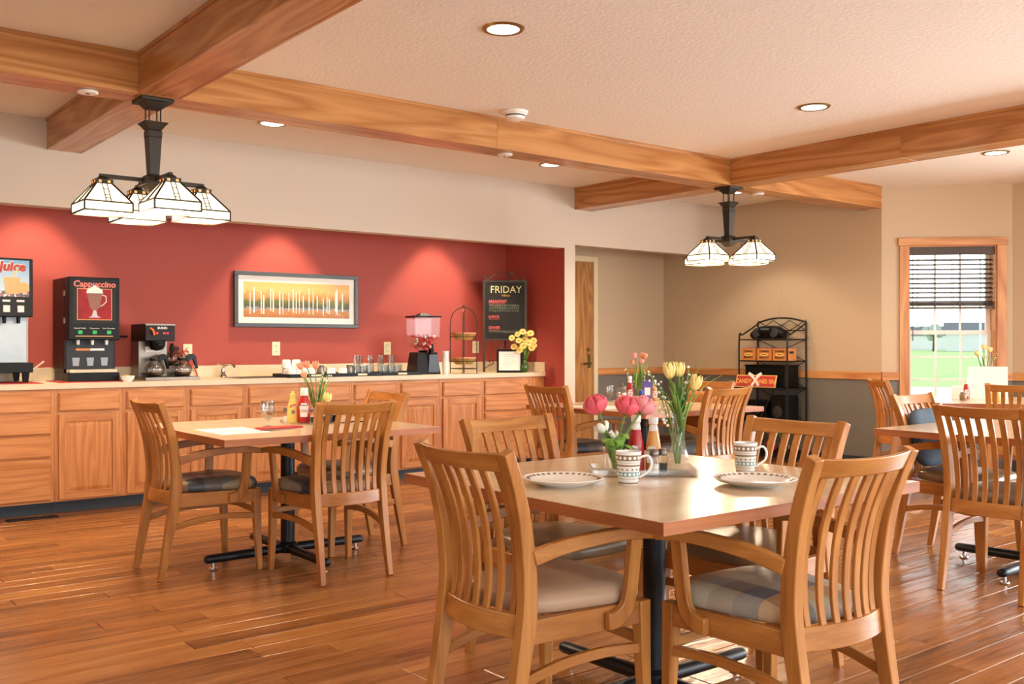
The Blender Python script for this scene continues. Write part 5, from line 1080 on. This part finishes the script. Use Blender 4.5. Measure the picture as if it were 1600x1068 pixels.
x_, y_, _ = on3(1020, 626); ketchup_glass((x_ + .02, y_, TT), 'mustard bottle half hidden behind the purple box', 'mustard_deep', 'HEINZ', FACE, 'YELLOW MUSTARD', .85)
x_, y_, _ = on3(1002, 633); t = vase('water_bottle', (x_, y_, TT), [(.02, 0), (.024, .005), (.024, .06), (.014, .08), (.012, .09)], M['navy_print'], 'small bottle with bright blue cap on the table before the alcove', cat_='bottle'); MB().lathe([(.015, .085), (.017, .087), (.017, .108), (.014, .11)], 16).build('cap', M['blue_cap'], t, smooth=True)
x_, y_, _ = on3(988, 632); t = thing('sugar_caddy', 'black caddy of sugar packets on the table before the alcove', 'caddy', (x_, y_, TT), FACE); MB().box(-.045, -.03, 0, .045, .03, .005).box(-.045, -.03, .005, .045, -.026, .045).box(-.045, .026, .005, .045, .03, .045).box(-.045, -.026, .005, -.041, .026, .045).box(.041, -.026, .005, .045, .026, .045).build('box', M['black'], t)
for k in range(8): MB().box(-.039 + k * .0098, -.02, .005, -.033 + k * .0098, .02, .06 + .006 * (k % 2)).build('sugar_packet', M['paper' if k % 2 else 'coral'], t)
t = thing('paper_placemat', 'white paper placemat at the left end of the table before the alcove', 'placemat', (4.86, 5.13, TT)); MB().box(-.15, -.2, 0, .15, .2, .0012).build('sheet', M['paper'], t); MB().box(-.1, -.15, .0012, -.08, .12, .0018).build('printed_line', M['ivory'], t)
t = thing('folded_napkin', 'folded red napkin on the table before the alcove', 'napkin', (5.14, 4.98, TT), RAD(5)); MB().box(-.10, -.05, 0, .10, .05, .004).build('lower_fold', M['red_cloth'], t); MB().box(-.10, -.05, .0045, .095, .042, .008).build('upper_fold', M['red_cloth'], t)

# ------------------------------------------------------------------ window table
x_, y_, _ = at1(1543, 622); t = thing('menu_card', 'large white folded menu card standing on the window table', 'menu', (x_, y_, TT), RAD(-62))
for s_ in (-1, 1): o = MB().box(-.15, -.001, 0, .15, .001, .265).build('card_leaf', M['paper'], t); o.location = (0, s_ * .035, 0); o.rotation_euler = (RAD(s_ * 7.5), 0, 0)
x_, y_, _ = at1(1496, 623); t = thing('napkin_holder', 'small white napkin holder left of the menu card', 'napkin holder', (x_, y_, TT), RAD(-62)); MB().box(-.045, -.03, 0, .045, .03, .008).build('base', M['white'], t, bevel=.002); MB().box(-.045, -.03, .008, .045, -.026, .10).box(-.045, .026, .008, .045, .03, .10).build('side_plate', M['white'], t); MB().box(-.042, -.022, .008, .042, .022, .105).build('napkins', M['paper'], t)
x_, y_, _ = at1(1510, 623); ketchup_glass((x_, y_, TT), 'ketchup bottle on the window table before the menu card', rz=RAD(-62), s=.85)
x_, y_, _ = at1(1505, 625); t = vase('spice_jar', (x_ - .02, y_ - .01, TT), [(.022, 0), (.026, .005), (.027, .045), (.02, .055)], plain('brown_jar', '#8b7355', .3), 'small brown jar beside the ketchup on the window table', cat_='jar'); MB().lathe([(.02, .055), (.021, .058), (.021, .066), (.002, .068)], 14).build('lid', M['steel'], t)
x_, y_, _ = at1(1541, 616); v4 = (x_ + .03, y_ + .03, TT)
t = vase('bud_vase', v4, [(.024, 0), (.026, .004), (.02, .03), (.018, .15), (.026, .24), (.028, .27), (.026, .27), (.016, .15), (.001, .02)], M['glass'], 'clear vase of yellow tulips behind the menu card at the window')
bouquet(v4, [(-.06, 0, .345, 'tulip', 'yellow', 'yellow tulip, leftmost in the window table vase', .024, .05, 1), (.0, .01, .40, 'tulip', 'yellow', 'yellow tulip, tallest in the window table vase', .024, .05, 2), (.045, .0, .375, 'tulip', 'yellow', 'yellow tulip, right one in the window table vase', .022, .05, 2), (.10, .0, .36, 'spray', 'petal_white', 'white blossom spray in the window table vase', .02, .04, 1)], .03, 'cut flowers in the window table vase', 120)
x_, y_, _ = at1(1557, 628); t = vase('amber_jar', (x_, y_, TT), [(.03, 0), (.035, .006), (.036, .07), (.03, .085)], M['mustard_deep'], 'amber jar with white lid in front of the menu card', cat_='jar'); MB().lathe([(.031, .085), (.032, .088), (.032, .105), (.012, .12), (.002, .123)], 18).build('lid', M['white'], t, smooth=True)

# ------------------------------------------------------------------ green vase of daisies at the end of the counter
vg = (6.0, 7.40, CT)
t = vase('green_vase', vg, [(.028, 0), (.036, .006), (.05, .045), (.046, .075), (.026, .105), (.028, .125), (.036, .138), (.033, .138), (.024, .122), (.023, .106), (.001, .02)], M['green_glass'], 'green vase of yellow daisies at the end of the counter')
rr = random.Random(12); k = 0
nm_ = ['top', 'upper left', 'far left', 'upper right', 'far right', 'middle', 'lower left', 'lower right', 'centre front', 'right of centre', 'left of centre', 'high right', 'low front', 'lowest right']
pos = [(-.01, .395), (-.06, .37), (-.115, .335), (.065, .38), (.095, .31), (.01, .32), (-.095, .25), (.075, .24), (-.005, .26), (.045, .29), (-.05, .31), (.03, .37), (-.04, .22), (.10, .265)]
for (a, z), n_ in zip(pos, nm_):
    hd_ = CAMR(a, rr.uniform(-.05, .03)); flower(vg, (hd_.x * .06, hd_.y * .06, .04), (hd_.x, hd_.y, z), 'daisy', 'daisy', 'butter yellow daisy, %s in the green vase' % n_, 'yellow daisies in the green vase', rr.uniform(.032, .040), .03, 0, seed=k + 200); k += 1
lf = thing('leaf_sprig', 'dark leaves between the yellow daisies', 'foliage', vg)
for k in range(12):
    a = k * 2.1; R_ = rr.uniform(.04, .085); ca, sa = math.cos(a), math.sin(a); z_ = rr.uniform(.16, .28)
    solid(leaf_strip([(.01 * ca, .01 * sa, .12), (R_ * .6 * ca, R_ * .6 * sa, z_), (R_ * ca, R_ * sa, z_ + .02)], .014).build('leaf', M['leaf_dark'], lf, smooth=True), .0008)

# ------------------------------------------------------------------ black wire rack by the tan wall
RX0, RX1, RY0, RY1 = 8.25, 8.56, 6.0, 6.60
rk = thing('wire_rack', 'tall black wrought iron shelf rack against the tan wall', 'rack', (0, 0, 0))
def rod(pts, r=.008, nm='rod'): return MB().tube(pts, r, 6).build(nm, M['black_metal'], rk, smooth=True)
for y in (RY0, RY1):
    rod([(RX1, y, 0), (RX1, y, 1.415)], .010, 'rear_post'); rod(cat([(RX0, y, 0), (RX0, y, .6), (RX0, y, 1.25), (RX0 + .05, y, 1.285), (RX1 - .09, y, 1.36), (RX1, y, 1.405)], 4), .009, 'front_post')
rod(cat([(RX1, RY0, 1.415), (RX1, 6.15, 1.45), (RX1, 6.3, 1.462), (RX1, 6.45, 1.45), (RX1, RY1, 1.415)], 4), .009, 'arch')
rod([(RX1, RY0, 1.33), (RX1, RY1, 1.33)], .007, 'cross_rail')
for a, b_ in ((RY0, 6.2), (6.2, 6.4), (6.4, RY1)): rod([(RX1, a, 1.33), (RX1, b_, 1.435)], .004); rod([(RX1, b_, 1.33), (RX1, a, 1.435)], .004)
for z in (1.235, 1.015, .74, .40, .10):
    for x in (RX0, RX1): rod([(x, RY0, z), (x, RY1, z)], .008, 'shelf_rail')
    for y in (RY0, RY1): rod([(RX0, y, z), (RX1, y, z)], .007, 'shelf_rail')
    for k in range(7): x = RX0 + (RX1 - RX0) * (k + 1) / 8; rod([(x, RY0, z), (x, RY1, z)], .0035, 'shelf_wire')
for z0, z1 in ((.74, 1.015), (.40, .74), (1.015, 1.235)): rod([(RX1, RY0, z0), (RX1, RY1, z1)], .004, 'cross_brace'); rod([(RX1, RY1, z0), (RX1, RY0, z1)], .004, 'cross_brace')
SH = .004
bb = thing('boombox_radio', 'black portable radio with rounded ends on top of the rack', 'radio', (8.40, 6.33, 1.2435 - .0), RAD(-90))
L = []
for u in [-1 + 2 * i / 12 for i in range(13)]:
    hgt = .082 + .055 * (1 - abs(u) ** 3); dep = .085 * (1 - .3 * abs(u) ** 3); L.append([(u * .20, dep * math.cos(q), hgt / 2 * (1 + math.sin(q)) * 1.0) for q in [i * math.pi / 8 + math.pi / 16 for i in range(16)]])
MB().ring(L).build('case', M['black'], bb, smooth=50)
for sx in (-.11, .11): MB().lathe([(.045, 0), (.05, .006), (.02, .012)], 20).build('speaker_cone', plain('speaker_grille', '#2c2c2f', .6), bb, loc=(sx, -.072, .062)).rotation_euler = (RAD(80), 0, 0)
MB().box(-.05, -.085, .09, .05, -.06, .11).build('display', plain('grey_display', '#54606a', .2), bb); MB().tube([(.08, .03, .125), (.09, .05, .30), (.10, .07, .56)], [.003, .002, .0015], 6).build('antenna', M['steel'], bb)
def crate(y, w_, label):
    t = thing('market_crate', label, 'crate', (8.34, y, 1.0225), RAD(-90), 'orange market crates on the rack'); h_, d_ = .125, .16
    fb = MB().box(-w_ / 2, -d_ / 2, 0, w_ / 2, -d_ / 2 + .01, h_).build('front_board', M['crate'], t); MB().box(-w_ / 2, d_ / 2 - .01, 0, w_ / 2, d_ / 2, h_).build('back_board', M['crate'], t); MB().box(-w_ / 2 + .0, -d_ / 2 + .01, 0, w_ / 2, d_ / 2 - .01, .008).build('bottom_board', M['crate'], t)
    for s_ in (-1, 1): e_ = MB().box(s_ * w_ / 2 - (.009 if s_ > 0 else 0), -d_ / 2 + .01, .008, s_ * w_ / 2 + (0 if s_ > 0 else .009), d_ / 2 - .01, h_).build('end_board', M['crate'], t); MB().box(s_ * w_ / 2 - (0 if s_ > 0 else .0012), -.035, .07, s_ * w_ / 2 + (.0012 if s_ > 0 else 0), .035, .095).build('hand_slot', M['black_print'], e_)
    text('lettering', 'FARMERS', .028, M['black_print'], fb, (0, -d_ / 2 - .0005, .092), bold=.0006); text('lettering', 'MARKET', .031, M['black_print'], fb, (0, -d_ / 2 - .0005, .03), bold=.0008)
    MB().prism([(.05 * math.cos(q), .061 + .018 * math.sin(q)) for q in [i * math.pi / 8 for i in range(16)]], -d_ / 2 - .001, -d_ / 2, 'xz').build('oval_print', M['mustard'], fb); MB().box(-.03, -d_ / 2 - .0016, .058, .03, -d_ / 2 - .001, .064).build('print_bar', M['black_print'], fb)
    for k in range(4): MB().box(-w_ / 2 + .015 + k * .035, -.06, .009, -w_ / 2 + .045 + k * .035, .06, .118 + .012 * (k % 2)).build('packet', M['purple' if k % 2 else 'paper'], t)
crate(6.49, .175, 'orange FARMERS MARKET crate, left one on the rack'); crate(6.29, .175, 'orange FARMERS MARKET crate, middle one on the rack'); crate(6.10, .165, 'orange market crate at the right end of the rack')
t = thing('black_storage_box', 'large black box standing on the middle rack shelf', 'box', (8.42, 6.32, .748), RAD(-90)); MB().box(-.25, -.11, 0, .25, .11, .21).build('box', M['black'], t, bevel=.006); MB().box(-.255, -.115, .21, .255, .115, .228).build('lid', M['black'], t, bevel=.003)
es = thing('display_stand', 'black folding stand carrying the candy cane sign', 'stand', (8.19, 6.345, 0), RAD(-72))
MB().box(-.24, -.03, .735, .24, .05, .748).build('ledge', M['black_metal'], es)
for sx in (-.2, .2): MB().tube([(sx, 0, .735), (-sx * .9, .02, 0)], .008, 6).build('leg', M['black_metal'], es)
MB().tube([(0, .04, .735), (0, .05, 0)], .008, 6).build('leg', M['black_metal'], es)
sg = thing('candy_cane_sign', 'red CANDY CANES 50 sign with white bow on the stand', 'sign', (8.19, 6.345, .749), RAD(-72))
MB().prism([(-.215, 0), (.205, 0), (.225, .125), (-.195, .125)], -.004, .010, 'xz').build('board_edge', M['mustard'], sg); sf = MB().prism([(-.205, .008), (.195, .008), (.213, .117), (-.187, .117)], -.006, -.004, 'xz').build('board', M['red_print'], sg)
text('lettering', 'CANDY CANES 50\u00a2', .062, M['mustard'], sf, (0, -.0065, .06), sx=.78, bold=.0008)
MB().prism([(-.01, .075), (-.075, .135), (-.06, .155), (-.02, .13), (0, .09), (.02, .13), (.06, .155), (.075, .135), (.01, .075), (.045, .02), (.02, .012), (0, .06), (-.03, .005), (-.05, .02)], -.014, -.007, 'xz').build('bow', M['petal_white'], sg)
st = thing('stereo_receiver', 'black stereo unit with red display low on the rack', 'stereo', (8.36, 6.42, .4085), RAD(-90)); MB().box(-.16, -.12, 0, .16, .12, .20).build('case', M['black'], st, bevel=.004); MB().box(-.07, -.1215, .10, .0, -.12, .13).build('display', emit('red_led_display', '#ff3040', .8), st)
MB().lathe([(.022, 0), (.024, .012), (.012, .016)], 16).build('volume_knob', M['steel'], st, loc=(.08, -.12, .10)).rotation_euler = (RAD(90), 0, 0)
t = thing('speaker_box', 'narrow black speaker beside the stereo on the rack', 'speaker', (8.38, 6.13, .4085), RAD(-90)); MB().box(-.09, -.11, 0, .09, .11, .26).build('cabinet', M['black'], t, bevel=.004); MB().lathe([(.055, 0), (.06, .006), (.02, .01)], 20).build('cone', plain('dark_cone', '#2a2a2c', .7), t, loc=(0, -.11, .10)).rotation_euler = (RAD(90), 0, 0)
gn = thing('scarecrow_doll', 'small straw doll in red clothes on the bottom of the rack', 'doll', (8.36, 6.28, .1085), RAD(-90)); MB().lathe([(.05, 0), (.06, .02), (.045, .09), (.02, .12)], 14).build('red_dress', M['red_print'], gn, smooth=True); MB().lathe([(.01, .115), (.034, .13), (.036, .16), (.02, .185), (.002, .19)], 14).build('head', M['gnome'], gn, smooth=True); MB().lathe([(.055, .172), (.056, .176), (.03, .182), (.022, .22), (.002, .23)], 14).build('straw_hat', M['wicker'], gn, smooth=True)
rr = random.Random(15)
for yy, l_ in ((6.47, 'left of the straw doll'), (6.12, 'right of the straw doll')):
    t = thing('dried_bouquet', 'bunch of dried foliage on the bottom shelf, ' + l_, 'foliage', (8.36, yy, .1085)); MB().lathe([(.04, 0), (.055, .06), (.05, .06), (.001, .01)], 14).build('pot', M['wicker'], t)
    for k in range(14): a = rr.uniform(0, 6.28); R_ = rr.uniform(.03, .09); solid(leaf_strip([(0, 0, .04), (R_ * .4 * math.cos(a), R_ * .4 * math.sin(a), .12), (R_ * math.cos(a), R_ * math.sin(a), rr.uniform(.14, .22))], .014).build('leaf', M['gnome' if k % 2 else 'leaf_dark'], t, smooth=True), .0008)
